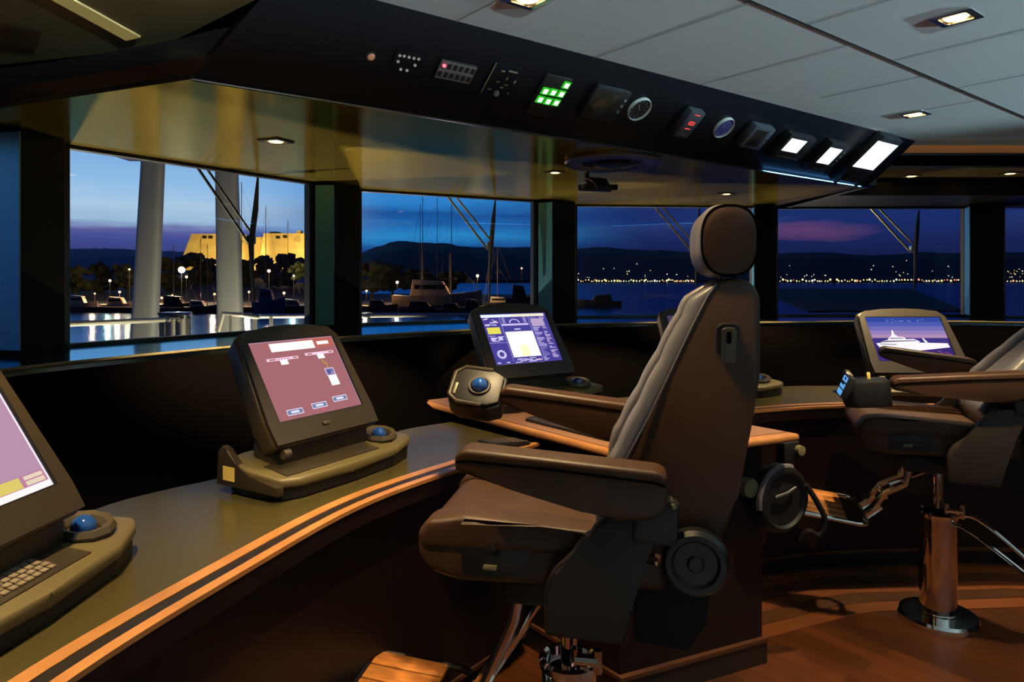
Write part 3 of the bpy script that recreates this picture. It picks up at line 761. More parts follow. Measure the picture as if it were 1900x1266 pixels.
# viewer hanging on a hinge
p = onz(1098, 322, HS)
r = thing('hinged_viewer', 'small black hinged viewer with curved silver bracket hanging below the round ring', 'instrument', (p.x, p.y, p.z), math.radians(-6))
k = MB(); k.tube([(-.03, 0, .0), (-.03, 0, -.05)], .014, 12); k.build('hinge_post', M['black'], r)
XZ = Matrix(((1, 0, 0, 0), (0, 0, -1, 0), (0, 1, 0, 0), (0, 0, 0, 1)))
k = MB(); k.prism([(-.025, -.025), (.09, -.035), (.105, -.075), (.125, -.09), (.12, -.115), (.05, -.11), (-.085, -.105), (-.085, -.072), (-.03, -.07)], -.035, .035, XZ, bev=.004); k.build('viewer_body', M['black'], r)
k = MB(); k.box((.05, .06, .03), (.135, 0, -.088), bev=.006); k.build('eyepiece', M['black_soft'], r)
k = MB(); k.tube([(-.055 + .09 * math.sin(a), -.04, -.125 + .09 * math.cos(a)) for a in [-.2 + .17 * i for i in range(10)]], .005, 8); k.build('curved_bracket', M['steel'], r)
k = MB(); k.lathe([(0, 0), (.012, 0), (.012, .008), (0, .01)], 16, T(-.055, -.036, -.085) @ R(PI / 2, 'X')); k.build('hinge_knob', M['rim'], r)
# ------------------------------------------------------------------ operator stations: tilted screen on a keyboard base
EM = {}
def em(r, g, b, k=1.0):
    key = (r, g, b, k)
    if key not in EM: EM[key] = glow('screen_colour', RGB(r, g, b), k)
    return EM[key]
SW, SH, TILT = .36, .275, math.radians(32)
def screen(root, Ms, bgm, rects, name='screen'):
    """one mesh: lit background plus the picture's shapes, in screen units 0..1 from the lower left"""
    mats = [bgm]; k = MB(); k.box((SW, SH, .002), (0, SH / 2, .001), Ms, m=0)
    for lay, q in enumerate(rects):
        c = q[-1]
        if c not in mats: mats.append(c)
        z = .0022 + .00001 * lay
        if len(q) == 5:
            x0, y0, x1, y1 = q[:4]; P = [(x0, y0), (x1, y0), (x1, y1), (x0, y1)]
        else: P = q[0]
        k.faces([((x - .5) * SW, y * SH, z) for x, y in P], [tuple(range(len(P)))], Ms, mats.index(c))
    return k.build(name, mats, root, smooth=False)
def outline(x0, y0, x1, y1, t, c):
    a = t * SH / SW
    return [(x0, y0, x1, y0 + t, c), (x0, y1 - t, x1, y1, c), (x0, y0 + t, x0 + a, y1 - t, c), (x1 - a, y0 + t, x1, y1 - t, c)]
def station(label, p, ang, bgm, rects, s=(1, 1, 1), tagged=False, keys=True):
    """local x along the screen, y away from the operator, origin under the screen's lower edge on the desk"""
    root = thing('operator_station', label, 'console monitor', M=T(p[0], p[1], p[2] + .004) @ R(ang, 'Z') @ Matrix.Diagonal((*s, 1)), group='tilted screen stations on the desks')
    # keyboard base
    k = MB()
    out = [(-.27, .12), (-.285, .02), (-.26, -.10), (-.20, -.125), (0, -.135), (.22, -.125), (.34, -.085), (.375, -.06), (.37, -.03), (.30, .10), (.25, .14), (-.2, .14)]
    def top(v):
        if v.z > .02: v = Vector((v.x, v.y, v.z + max(0, (v.y + .13)) * .16))
        return v
    k.prism(out, .030, .058, bev=.010, seg=3, fn=top); k.build('keyboard_base', M['base'], root)
    k = MB(); k.prism([(x * .97 + .002, y * .95) for x, y in out], 0, .034); k.build('base_foot', M['black'], root, smooth=False)
    def dz(y): return .058 + max(0, y + .13) * .16
    sl = math.atan(.16)
    k = MB(); k.box((.40, .10, .003), (0, 0, 0), T(-.03, -.045, dz(-.045) + .0012) @ R(sl, 'X'), bev=.001); k.build('key_well', M['casing_dark'], root)
    if keys:
        k = MB()
        for j in range(5):
            for i in range(14):
                k.box((.0155, .0125, .007), (-.145 + i * .0195 + (j % 2) * .004, -.030 + j * .0155, .003), T(-.03, -.045, dz(-.045) + .0012) @ R(sl, 'X'), bev=.0015, seg=1)
        k.build('keyboard', M['key'], root)
    # trackball in its raised ring
    Mt = T(.255, -.015, dz(-.015)) @ R(sl, 'X') @ R(math.radians(-4), 'Y')
    k = MB(); k.lathe([(.034, .002), (.062, .0), (.066, .012), (.058, .024), (.044, .020), (.035, .008)], 10, Mt @ R(.3, 'Z')); k.build('trackball_ring', M['casing'], root, sharp=25)
    k = MB(); k.ball((0, 0, .010), .027, Mt); k.build('trackball', M['ball'], root)
    k = MB()
    for i in range(3): k.box((.016, .010, .006), (-.02 + i * .02, .054, .015), Mt, bev=.002)
    k.build('trackball_button', M['key'], root)
    # raised wing at the left end of the base
    YZ = Matrix(((0, 0, 1, 0), (1, 0, 0, 0), (0, 1, 0, 0), (0, 0, 0, 1)))
    k = MB(); k.prism([(-.12, .05), (.0, .058), (.06, .085), (.10, .13), (.125, .14), (.145, .12), (.15, .02), (-.12, .02)], -.285, -.262, YZ, bev=.005); k.build('base_wing', M['casing_dark'], root)
    if tagged:
        k = MB(); k.box((.001, .052, .042), (-.287, .09, .060), bev=.0); k.build('yellow_tag', M['paper'], root, smooth=False)['label'] = 'small yellow paper tag'
    # screen head: frame plane tilted back; v runs up the plane
    Mp = T(0, 0, .20) @ R(PI / 2 - TILT, 'X')          # local x, v, outward normal towards the operator
    o = [(-.222, -.075), (.222, -.075), (.228, .0), (.212, .30), (.18, .318), (.09, .332), (0, .336), (-.09, .332), (-.18, .318), (-.212, .30), (-.228, .0)]
    hole = [(-.184, -.004), (.184, -.004), (.184, SH + .004), (-.184, SH + .004)]
    k = MB()
    def taper(v):
        if v.z < -.04: return Vector((v.x * .93, v.y * .96 + .004, v.z))
        return v
    k.prism(o, -.085, -.002, Mp, bev=.012, seg=3, fn=taper); k.build('screen_housing', M['casing'], root)
    # bezel ring in front of the housing
    k = MB()
    oi = [(x * .985, y * .985 + .001) for x, y in o]
    for P in ([(-.219, -.07), (.219, -.07), (.224, -.004), (-.224, -.004)], [(-.206, SH + .004), (.206, SH + .004), (.176, .313), (.088, .327), (0, .331), (-.088, .327), (-.176, .313)],
              [(-.224, -.004), (-.184, -.004), (-.184, SH + .004), (-.206, SH + .004)], [(.184, -.004), (.224, -.004), (.206, SH + .004), (.184, SH + .004)]):
        k.prism(P, -.004, .010, Mp)
    k.build('bezel', M['casing_dark'], root, smooth=False)
    k = MB()
    e = .004
    for P in ([(-.184, -e), (.184, -e), (.18, .0), (-.18, .0)], [(-.18, SH), (.18, SH), (.184, SH + e), (-.184, SH + e)], [(-.184, -e), (-.18, 0), (-.18, SH), (-.184, SH + e)], [(.18, 0), (.184, -e), (.184, SH + e), (.18, SH)]):
        k.prism(P, -.002, .0095, Mp)
    k.build('bezel_lip', M['black'], root, smooth=False)
    k = MB(); k.box((.03, .012, .008), (-.01, -.035, .012), Mp, bev=.003); k.build('front_latch', M['casing'], root)
    # neck from the base up to the head
    k = MB(); k.box((.40, .12, .10), (0, .04, .10), bev=.02); k.build('neck', M['casing_dark'], root)
    k = MB()
    for x in (-.19,): k.lathe([(0, -.012), (.014, -.012), (.014, .012), (0, .012)], 14, T(x, -.045, .115) @ R(PI / 2, 'Y'))
    k.build('hinge', M['casing'], root)
    screen(root, Mp @ T(0, 0, .002), bgm, rects)
    return root

wht, lil = em(255, 250, 244, 1.25), em(205, 160, 190)
# 1: lilac page with one bright line and a yellow-and-white task bar
r1 = [(0, 0, 1, .055, em(250, 240, 240, 1.1)), (0, .055, 1, .15, em(190, 130, 160)), (.55, .06, .80, .145, em(225, 205, 110)), (.83, .065, .97, .10, em(235, 215, 190)), (.83, .11, .97, .14, em(235, 215, 190)),
      (.05, .395, .70, .41, em(250, 215, 250)), (.985, 0, 1, 1, em(250, 235, 245))]
for i in range(6): r1.append((.06 + .07 * i, .075, .10 + .07 * i, .10, em(240, 180, 190)))
W1 = Vector((.07, .997, 0)).normalized()
c1 = Vector((-.975, 1.486, DESK)) - W1 * .18
station('nearest screen station at left edge, lilac screen with yellow bar, blue trackball', c1, math.atan2(W1.y, W1.x), em(186, 146, 172), r1)
# 2: mauve page with white title box and a small tree of boxes
mv, bl = em(166, 106, 112), em(120, 118, 165)
r2 = [(.55, .86, 1, 1, em(188, 102, 92)), (.22, .86, .74, .97, wht), (.78, .90, .93, .945, wht)]
for x0, y0 in ((.13, .745), (.58, .765)):
    r2 += [(x0, y0, x0 + .36, y0 + .035, em(245, 205, 225, 1.1)), (x0 + .03, y0 + .009, x0 + .09, y0 + .026, mv), (x0 + .30, y0 + .009, x0 + .345, y0 + .026, mv),
           (x0 + .14, y0 - .06, x0 + .225, y0 + .005, wht)]
for i in range(5): r2.append((.25 + .035 * i - .03, .757, .27 + .035 * i - .03, .770, em(200, 120, 160)))
yl = em(190, 175, 40)
r2 += [(.755, .64, .765, .71, yl), (.755, .635, .795, .645, yl), (.785, .565, .795, .645, yl)]
r2 += [(.735, .46, .85, .565, em(235, 200, 235)), (.745, .47, .84, .555, bl), (.745, .325, .85, .46, wht), (.76, .49, .80, .54, em(90, 90, 160)), (.80, .48, .835, .51, em(160, 140, 190))]
for x0, y0 in ((.12, .055), (.41, .075), (.68, .11)):
    r2 += outline(x0, y0, x0 + .18, y0 + .07, .009, em(225, 225, 245, 1.1)) + [(x0 + .01, y0 + .01, x0 + .17, y0 + .06, em(118, 130, 170)), (x0 + .045, y0 + .022, x0 + .135, y0 + .048, em(230, 225, 245, 1.1))]
r2 += outline(0, 0, 1, 1, .006, em(205, 170, 205)) + [(.5, .045, .54, .065, em(235, 90, 110))]
W2 = Vector((.51, .86, 0)).normalized()
tl = Vector((-.834, 2.2, 0)); c2 = Vector((-.71, 2.128, DESK)) + W2 * .18
station('screen station with mauve screen and white title box, left of the near chair', c2, math.atan2(W2.y, W2.x), mv, r2, tagged=True, keys=False)
# 3: navy instrument page
nv = em(74, 66, 150); lt = em(205, 195, 245, 1.1); mdl = em(150, 140, 205)
rnd = random.Random(3)
r3 = [(0, .93, .45, .985, em(225, 235, 255, 1.15)), (.45, .93, .97, .985, em(240, 232, 205, 1.1)), (.04, .60, .23, .73, em(226, 214, 90, 1.1)), (.29, .13, .70, .63, em(255, 255, 238, 1.3)),
      (.43, .14, .55, .36, em(250, 246, 190, 1.2)), (.27, .755, .68, .79, lt), (.44, .665, .53, .69, lt), (.265, .06, .275, .93, mdl), (.70, .06, .71, .93, mdl), (.0, .42, .27, .432, mdl), (.0, .0, .72, .01, lt)]
def bars(x0, y0, x1, y1, n, wmin, wmax, h):
    for _ in range(n):
        w = rnd.uniform(wmin, wmax); x = rnd.uniform(x0, max(x0, x1 - w)); y = rnd.uniform(y0, y1 - h)
        r3.append((x, y, x + w, y + h, rnd.choice((lt, lt, mdl, em(225, 200, 225)))))
bars(.02, .76, .25, .92, 12, .03, .09, .018); bars(.02, .44, .25, .59, 12, .03, .10, .016); bars(.28, .02, .70, .11, 16, .03, .12, .014)
for j in range(34):
    y = .03 + j * .0262
    r3.append((.725, y, .725 + rnd.uniform(.04, .13), y + .012, rnd.choice((lt, mdl))))
    if rnd.random() < .75: r3.append((.875, y, .875 + rnd.uniform(.02, .10), y + .013, rnd.choice((lt, mdl, em(225, 200, 220)))))
r3 += [(.73, .72, .93, .88, em(190, 165, 205)), (.05, .47, .11, .53, lt), (.16, .47, .22, .53, lt)]
for i in range(8): r3.append((.30 + .012 * i if i < 4 else .62 + .012 * (i - 4), .80, .304 + .012 * i if i < 4 else .624 + .012 * (i - 4), .92, lt))
for i in range(14):
    a = PI * i / 13; r3.append((.475 + .07 * math.cos(a) - .008, .815 + .06 * math.sin(a) - .008, .475 + .07 * math.cos(a) + .008, .815 + .06 * math.sin(a) + .008, lt))
for i in range(24):
    a = 2 * PI * i / 24; rr = .062 if i % 2 else .05
    x, y = .13 + .9 * rr * math.cos(a), .20 + 1.2 * rr * math.sin(a); d = .012; r3.append((x - d, y - d, x + d, y + d, lt))
r3 += [(.03, .03, .08, .05, lt), (.16, .03, .21, .05, lt)]
W3 = Vector((.832, .555, 0)).normalized()
c3 = Vector((.085, 3.28, CTR + .002))
station('screen station with busy navy instrument page and yellow block, on the centre console', c3, math.atan2(W3.y, W3.x), nv, r3, s=(1.06, 1.03, .97), keys=False)
# 4: hidden behind the near chair
c4 = Vector((1.10, 3.86, DESK)); W4 = Vector((math.cos(.26), math.sin(.26), 0))
station('screen station mostly hidden behind the near chair, only its keyboard end showing', c4, .26, em(70, 60, 90), [(.1, .1, .9, .9, em(90, 80, 110))], s=(1.1, 1.05, 1.0))
# 5: photograph of a white motor yacht at dusk
sk = [em(52, 72, 160), em(78, 92, 176), em(112, 110, 182), em(150, 128, 184), em(176, 140, 182)]
r5 = [(0, .88 - .098 * i, 1, .985 - .098 * i, sk[i]) for i in range(5)]
r5 = [(0, .89, 1, 1, sk[0]), (0, .79, 1, .89, sk[1]), (0, .69, 1, .79, sk[2]), (0, .60, 1, .69, sk[3]), (0, .50, 1, .60, sk[4]), (0, .40, 1, .52, em(62, 52, 130)), (0, 0, 1, .40, em(58, 42, 116))]
yw, yd = em(250, 240, 250, 1.1), em(60, 40, 80)
r5 += [([(.04, .40), (.10, .20), (.20, .17), (.98, .31), (.97, .40), (.30, .43), (.16, .42)], yw), ([(.10, .42), (.18, .47), (.55, .50), (.62, .44), (.6, .42)], yw), ([(.20, .47), (.24, .54), (.42, .55), (.46, .48)], yw),
       ([(.25, .54), (.28, .60), (.30, .70), (.315, .70), (.32, .60), (.36, .55)], yw), ([(.68, .42), (.66, .52), (.675, .52), (.72, .42)], yw),
       ([(.11, .425), (.58, .455), (.56, .47), (.17, .455)], yd), ([(.24, .50), (.42, .51), (.42, .525), (.245, .52)], yd), ([(.1, .375), (.3, .365), (.3, .38), (.08, .39)], yd)]
for _ in range(70):
    x, y = rnd.uniform(0, .95), rnd.uniform(0, .22); w = rnd.uniform(.015, .05)
    r5.append((x, y, x + w, y + .012, rnd.choice((em(120, 62, 140), em(170, 80, 150), em(40, 34, 100), em(200, 110, 160)))))
for _ in range(14):
    x = rnd.uniform(.25, .75); y = rnd.uniform(.88, .95); r5.append((x, y, x + .035, y + .010, em(130, 140, 205)))
c5 = Vector((2.19, 3.78, DESK))
station('far screen station showing a white motor yacht at dusk, behind the right chair', c5, .0, em(150, 128, 184), r5, s=(1.17, 1.1, .98))

# ------------------------------------------------------------------ helm chairs: x forward, y to the chair's left, z up
def helm_chair(label, C, a, arm_l, arm_r, pad_side, foot_z, recline=0.0, lever=False):
    F_ = Vector((-math.sin(a), math.cos(a), 0))
    root = thing('helm_chair', label, 'chair', (C[0], C[1], 0), math.atan2(F_.y, F_.x), 'helm chairs')
    XZ_ = Matrix(((1, 0, 0, 0), (0, 0, 1, 0), (0, 1, 0, 0), (0, 0, 0, 1)))     # profile (x, z) extruded along y
    # pedestal
    k = MB(); k.lathe([(0, 0), (.158, 0), (.160, .018), (.152, .03), (.088, .038), (.085, .034), (0, .034)], 48); k.build('base_plate', M['chrome'], root)
    k = MB(); k.lathe([(0, .03), (.074, .03), (.074, .455), (.080, .456), (.082, .475), (.074, .482), (.066, .476), (.064, .44), (0, .44)], 40); k.build('pedestal_tube', M['chrome'], root)
    k = MB(); k.lathe([(0, .42), (.022, .42), (.022, .72), (0, .72)], 24); k.build('gas_post', M['chrome'], root)
    k = MB()
    for q in (-1, 1): k.tube([(.03 * q - .05, .05, .47), (.03 * q - .05, .05, .53)], .012, 10)
    k.tube([(-.08, .05, .50), (-.02, .05, .50)], .016, 10); k.build('lock_clamp', M['chrome'], root)
    k = MB(); k.box((.34, .30, .085), (-.01, 0, .715), bev=.018); k.box((.20, .40, .05), (-.10, 0, .735), bev=.01); k.build('seat_pan', M['black'], root)
    # seat
    prof = [(-.25, .775), (.25, .765), (.325, .785), (.355, .83), (.35, .875), (.31, .905), (.1, .885), (-.25, .86)]
    k = MB(); k.prism(prof, -.245, .245, XZ_, bev=.028, seg=4); k.build('seat', M['leather'], root)
    for s_ in (1, -1):
        bp = [(-.22, .85), (-.22, .90), (.05, .915), (.24, .928), (.325, .915), (.355, .875), (.34, .84)]
        k = MB(); k.prism(bp, s_ * .150, s_ * .252, XZ_, bev=.024, seg=4); k.build('seat_bolster', M['leather'], root)
        k = MB(); k.tube([(v[0], s_ * .244, v[1]) for v in [(-.20, .893), (.05, .906), (.22, .917), (.31, .906), (.345, .872)]], .0035, 6); k.build('piping', M['seam'], root)
    cp = [(-.2, .86), (-.2, .885), (.10, .895), (.27, .900), (.33, .885), (.35, .85)]
    k = MB(); k.prism(cp, -.140, .140, XZ_, bev=.018, seg=3); k.build('seat_cushion', M['leather'], root)
    for s_ in (1, -1):
        k = MB(); k.prism(rrect(.165, .088, .014), s_ * .238, s_ * .250, T(.155, 0, .832) @ XZ_, bev=.002); o = k.build('side_control', M['black'], root)
        k = MB(); k.box((.035, .014, .012), (.165, s_ * .256, .812), bev=.004); k.build('control_lever', M['rim'], o)
        k = MB(); k.box((.016, .010, .022), (.16, s_ * .254, .862), bev=.003); k.build('control_knob', M['shell'], o)
        # swing plate from the pan up to the armrest
        sp = [(-.08, .935), (-.065, .90), (-.03, .868), (.012, .832), (.03, .79), (.03, .682), (-.16, .675), (-.165, .79), (-.20, .865), (-.245, .95), (-.25, 1.0), (-.14, .99)]
        k = MB(); k.prism(sp, s_ * .262, s_ * .305, XZ_, bev=.012, seg=3); k.build('side_plate', M['shell'], root)
        # recline hub
        k = MB(); k.lathe([(0, 0), (.075, 0), (.075, .025), (.066, .036), (.054, .036), (.048, .028), (.02, .028), (.015, .034), (0, .034)], 36, T(-.31, s_ * .25, .862) @ R(-s_ * PI / 2, 'X')); k.build('recline_hub', M['black'], root)
    k = MB(); k.prism([(-.17, .64), (-.30, .63), (-.345, .70), (-.36, .86), (-.30, .90), (-.18, .86)], -.22, .22, XZ_, bev=.015); k.build('recline_housing', M['black_soft'], root)
    k = MB(); k.tube([(-.25, .27, 1.0), (-.25, .305, 1.0)], .012, 14); k.tube([(-.25, .300, 1.0), (-.262, .318, 1.0)], .006, 8); k.build('arm_pivot_knob', M['rim'], root)
    # back, leaning further back by recline about the hub
    Rb = T(-.26, 0, .86) @ R(-recline, 'Y') @ T(.26, 0, -.86)
    hw = lambda z: .225 + (.128 - .225) * min(max((z - 1.0) / .5, 0), 1)
    bpf = [(-.15, .82), (-.105, .88), (-.145, 1.066), (-.255, 1.28), (-.345, 1.46), (-.37, 1.497), (-.41, 1.508), (-.452, 1.498), (-.474, 1.465), (-.468, 1.27), (-.452, 1.20), (-.41, 1.004), (-.38, .907), (-.33, .83)]
    def tap(v):
        y0 = v.y; return Vector((v.x, y0 * hw(v.z) / .225, v.z))
    t = MB(); t.prism(bpf, -.225, .225, XZ_, bev=.02, seg=4)
    for v in t.bm.verts: v.co = Rb @ tap(v.co)
    t.build('back_shell', M['leather'], root)
    # front pads of the back: a centre pad and two bolsters with stitched lumps
    def pad(name, y0, y1, fwd, m):
        N_ = 40; rings = []
        for i in range(N_):
            z = .885 + (1.488 - .885) * i / (N_ - 1)
            xs = [(.88, -.105), (1.066, -.145), (1.28, -.255), (1.46, -.345), (1.5, -.372)]
            for (za, xa), (zb, xb) in zip(xs, xs[1:]):
                if za <= z <= zb: x = xa + (xb - xa) * (z - za) / (zb - za)
            lump = .88 + .12 * abs(math.sin((z - .885) / .105 * PI)) ** .6
            e = min(1, min(i, N_ - 1 - i) / 3 + .25)
            k_ = hw(z) / .225; f_ = fwd * lump * e
            yc = (y0 + y1) / 2 * k_; hy = (y1 - y0) / 2 * k_
            sec = superell(1, 1, 3.0, 20)
            rings.append([(x - .012 + (f_ + .012) * (c * .5 + .5) - .01, yc + hy * s__, z) for c, s__ in sec])
        kk = MB(); kk.loft(rings, Rb); return kk.build(name, m, root)
    pad('back_cushion', -.125, .125, .022, M['leather_grey_lit'])
    pad('back_bolster', .128, .222, .045, M['leather_grey_lit']); pad('back_bolster', -.222, -.128, .045, M['leather_grey_lit'])
    for s_ in (1, -1):
        k = MB(); k.tube([Rb @ Vector((x, s_ * (hw(z) + .001), z)) for z, x in ((.90, -.110), (1.066, -.150), (1.17, -.207), (1.28, -.260), (1.38, -.308), (1.46, -.349), (1.492, -.372))], .0026, 6); k.build('piping', M['leather_grey_lit'], root)
        # recessed lever in the side of the back
        Mr = Rb @ T(-.395, s_ * (hw(1.335) + .0), 1.335) @ R(s_ * math.radians(-11), 'X')
        k = MB(); k.prism(rrect(.056, .125, .018), -.010, .0035, Mr @ (XZ_ if s_ > 0 else XZ_ @ Matrix.Scale(-1, 4, (0, 0, 1))), bev=.001); o = k.build('lever_recess', M['black'], root)
        k = MB(); k.prism(rrect(.034, .090, .010), 0, .012, Mr @ T(0, 0, .010) @ (XZ_ if s_ > 0 else XZ_ @ Matrix.Scale(-1, 4, (0, 0, 1))), bev=.003); k.build('lever', M['casing'], o)
        k = MB(); k.prism(rrect(.011, .03, .004), 0, .0135, Mr @ T(0, 0, .032) @ (XZ_ if s_ > 0 else XZ_ @ Matrix.Scale(-1, 4, (0, 0, 1)))); k.build('lever_slot', M['seam'], o)
    # headrest
    se = superell(.072, .091, 2.55, 44)
    rings = []
    for y, f_ in ((-.136, .80), (-.132, .90), (-.122, .965), (-.10, 1), (.10, 1), (.122, .965), (.132, .90), (.136, .80)):
        rings.append([Rb @ Vector((-.397 + x * f_, y, 1.597 + z * f_)) for x, z in se])
    k = MB(); k.loft(rings); k.build('headrest', M['leather_grey_lit'], root)
    for s_ in (1, -1):
        k = MB(); k.loft([[Rb @ Vector((-.402 + x * .90 * f_, s_ * y, 1.597 + z * .93 * f_)) for x, z in se] for y, f_ in ((.125, 1), (.1335, 1), (.1375, .93), (.139, .7))]); k.build('headrest_panel', M['leather'], root)
    for s_ in (1, -1):
        k = MB(); k.tube([Rb @ Vector((-.402 + x * .90, s_ * .1335, 1.597 + z * .93)) for x, z in se], .0036, 6, closed=True); k.build('headrest_piping', M['seam'], root)
    k = MB(); 
    for y in (-.05, .05): k.tube([Rb @ Vector((-.405, y, 1.47)), Rb @ Vector((-.405, y, 1.54))], .008, 10)
    k.build('headrest_stem', M['chrome'], root)
    # armrests
    for s_, (xf, zf, xr, zr) in ((1, arm_l), (-1, arm_r)):
        L_ = xf - xr; tl_ = math.atan2(zf - zr, L_)
        Ma = T(xr, s_ * .288, zr) @ R(-tl_, 'Y')
        ap = [(0, -.012), (.02, 0), (L_ - .02, 0), (L_, -.016), (L_ - .003, -.052), (L_ * .72, -.078), (L_ * .38, -.108), (.10, -.122), (.02, -.105), (0, -.08)]
        k = MB(); k.prism(ap, -.046, .046, Ma @ XZ_, bev=.016, seg=4); k.build('armrest', M['leather'], root)
        for q in (1, -1):
            k = MB(); k.tube([Ma @ Vector(p) for p in [(.006, q * .0455, -.030), (.03, q * .0465, -.024), (L_ * .5, q * .0465, -.022), (L_ - .03, q * .0465, -.024), (L_ - .006, q * .0445, -.03)]], .003, 6); k.build('armrest_piping', M['seam'], root)
        k = MB(); k.box((.10, .05, .10), (-.02 + .0, s_ * -.0, -.12), Ma @ T(.04, 0, 0), bev=.01); k.build('arm_bracket', M['black'], root)
        if s_ == pad_side:
            kp = T(xf, s_ * .288, zf - (.02 if not lever else 0)) @ R(-tl_, 'Y') @ R(math.radians(0 if lever else s_ * 44), 'X')
            k = MB(); oc_ = [(-.01, -.055), (.03, -.075), (.13, -.075), (.165, -.05), (.165, .05), (.13, .075), (.03, .075), (-.01, .055)]
            if lever: kp = kp @ T(.015, 0, 0)
            k.prism(oc_, -.115 if lever else -.078, -.008, kp, bev=.008); o = k.build('control_box', M['black'], root)
            if lever is False:
                k = MB(); k.prism([(x * .9 + .008, y * .9) for x, y in oc_], -.012, .006, kp, bev=.004); k.build('control_face', M['black'], o)
                k = MB(); k.tube([kp @ Vector(p) for p in [(.04, -.07, .004), (.13, -.07, .004), (.16, -.045, .004), (.16, .045, .004), (.13, .068, .004), (.05, .07, .004)]], .007, 8); k.build('guard_rim', M['casing_dark'], o)
                k = MB(); k.ball((.07, .0, .008), .027, kp); k.build('trackball', M['ball'], o)
                k = MB(); k.lathe([(.028, 0), (.037, 0), (.035, .010), (.029, .010)], 28, kp @ T(.07, 0, .004)); k.build('trackball_collar', M['shell'], o)
                k = MB(); k.box((.010, .045, .006), (.145, s_ * -.02, .006), kp, bev=.002); k.build('front_bar', M['rim'], o)
            else:
                ks = kp @ T(.158, s_ * .012, -.030) @ R(math.radians(62), 'Y')
                k = MB(); k.box((.095, .125, .03), (0, 0, -.008), ks, bev=.004); k.build('key_housing', M['black'], o)
                bk = glow('blue_key_light', RGB(95, 165, 230), 1.0)
                for i in range(3):
                    for j in range(3):
                        k = MB(); k.box((.022, .030, .005), (-.029 + j * .029, -.040 + i * .040, .008), ks, bev=.001); k.build('blue_key', bk, o)
                k = MB(); k.box((.03, .028, .022), (.14, s_ * .03, -.002), kp, bev=.004); k.build('chrome_switch', M['steel'], o)
                k = MB(); k.box((.014, .016, .03), (.06, s_ * -.02, .004), kp, bev=.003); k.build('yellow_switch', M['paper'], o)
    # footrest: chrome frame with teak slats on two struts
    ft = MB(); cz = foot_z
    fr_ = rrect(.32, .40, .05); n_f = len(fr_)
    ft.tube([(.465 + x, y, cz + (x) * .10) for x, y in fr_], .011, 10, closed=True); fo = ft.build('footrest', M['chrome'], root)
    for i in range(5):
        ft = MB(); y = -.152 + i * .076
        ft.box((.225, .071, .014), (.50, y, cz + .006), bev=.003, fn=lambda v: Vector((v.x, v.y, v.z + (v.x - .465) * .10))); ft.build('teak_slat', M['teak'], fo)
    k = MB(); 
    for y in (-.07, .07):
        k.tube([(.30, y, cz - .02), (.22, y, cz + .10), (.14, y, .60), (.12, y, .70)], .016, 10)
        k.tube([(.30, y, cz - .01), (.24, y, cz + .04)], .020, 10)
    k.tube([(.20, .05, cz + .13), (.06, .05, .66), (-.02, .05, .70)], .012, 10)
    k.tube([(.22, -.08, cz + .08), (.22, .08, cz + .08)], .010, 10)
    k.build('footrest_strut', M['chrome'], root)
    if lever:
        k = MB(); k.tube(crom([(-.05, .05, .44), (-.10, .10, .43), (-.27, .20, .31), (-.38, .26, .20), (-.40, .235, .20), (-.30, .14, .34), (-.14, .04, .47), (-.05, .02, .46)], 5), .008, 8); k.build('foot_lever', M['chrome'], root)
    return root
helm_chair('near brown leather helm chair with tall back and black trackball box on far armrest', (.155, 1.90), math.radians(80), (.235, 1.112, -.2495, 1.078), (.243, 1.170, -.20, 1.122), -1, .315)
helm_chair('second helm chair at right edge, leaning back, blue keys on its armrest end', (1.885, 3.10), math.radians(71), (.24, 1.100, -.25, 1.145), (.19, 1.180, -.22, 1.130), 1, .46, recline=math.radians(17), lever=True)
# ------------------------------------------------------------------ outside the panes: wipers, rails, white legs
WPL = []
for a, b in WIN:
    a, b = Vector((*a, 0)), Vector((*b, 0)); t = (b - a).normalized(); WPL.append((a, t, Vector((-t.y, t.x, 0))))
def onwin(i, px, py, d=.09):
    a, t, n = WPL[i]; return onplane(px, py, a + n * d, n)
M['wiper'] = mat('black_wiper', (.012, .012, .012, 1), .5)
M['wiper_arm'] = mat('wiper_arm_metal', (.30, .26, .17, 1), .35, 1)
M['wiper_dark'] = mat('dark_wiper_arm', (.03, .03, .03, 1), .4)
def wiper(i, label, a0, a1, b0, b1, blade, m):
    r = thing('window_wiper', label, 'wiper', onwin(i, *a1), group='pantograph wipers outside the panes')
    o = Vector(onwin(i, *a1))
    def up(p, q):      # carry an arm on upwards past the top of the pane
        P, Q = onwin(i, *p), onwin(i, *q); return P + (P - Q).normalized() * .22 - o, Q - o
    k = MB(); k.tube(up(a0, a1), .009, 8); k.build('wiper_arm', m, r)
    k = MB(); k.tube(up(b0, b1), .008, 8); k.build('wiper_arm', m, r)
    k = MB(); c = (onwin(i, *a1) + onwin(i, *b1)) / 2 - o; k.box((.05, .05, .06), c, bev=.01); k.build('arm_joint', M['steel'], r)
    k = MB(); P = [onwin(i, px, py, .06) - o for px, py in blade]; n = len(P); k.tube(P, [.006] + [.019] * (n - 3) + [.012, .006], 8); k.build('blade', M['wiper'], r)
wiper(1, 'dark twin-arm wiper outside the leftmost pane, in front of the floodlit fort', (370, 316), (462, 452), (388, 319), (470, 438), [(479, 322), (474, 390), (466, 450), (468, 510), (472, 560)], M['wiper_dark'])
wiper(2, 'twin-arm wiper outside the pane with the moored sailing boats', (833, 368), (905, 463), (850, 370), (912, 448), [(919, 372), (915, 410), (911, 460), (909, 500), (908, 555)], M['wiper_arm'])
wiper(3, 'twin-arm wiper outside the pane left of the headrest', (1218, 388), (1285, 468), (1233, 389), (1291, 455), [(1298, 386), (1296, 420), (1292, 460), (1292, 500), (1292, 540)], M['wiper_arm'])
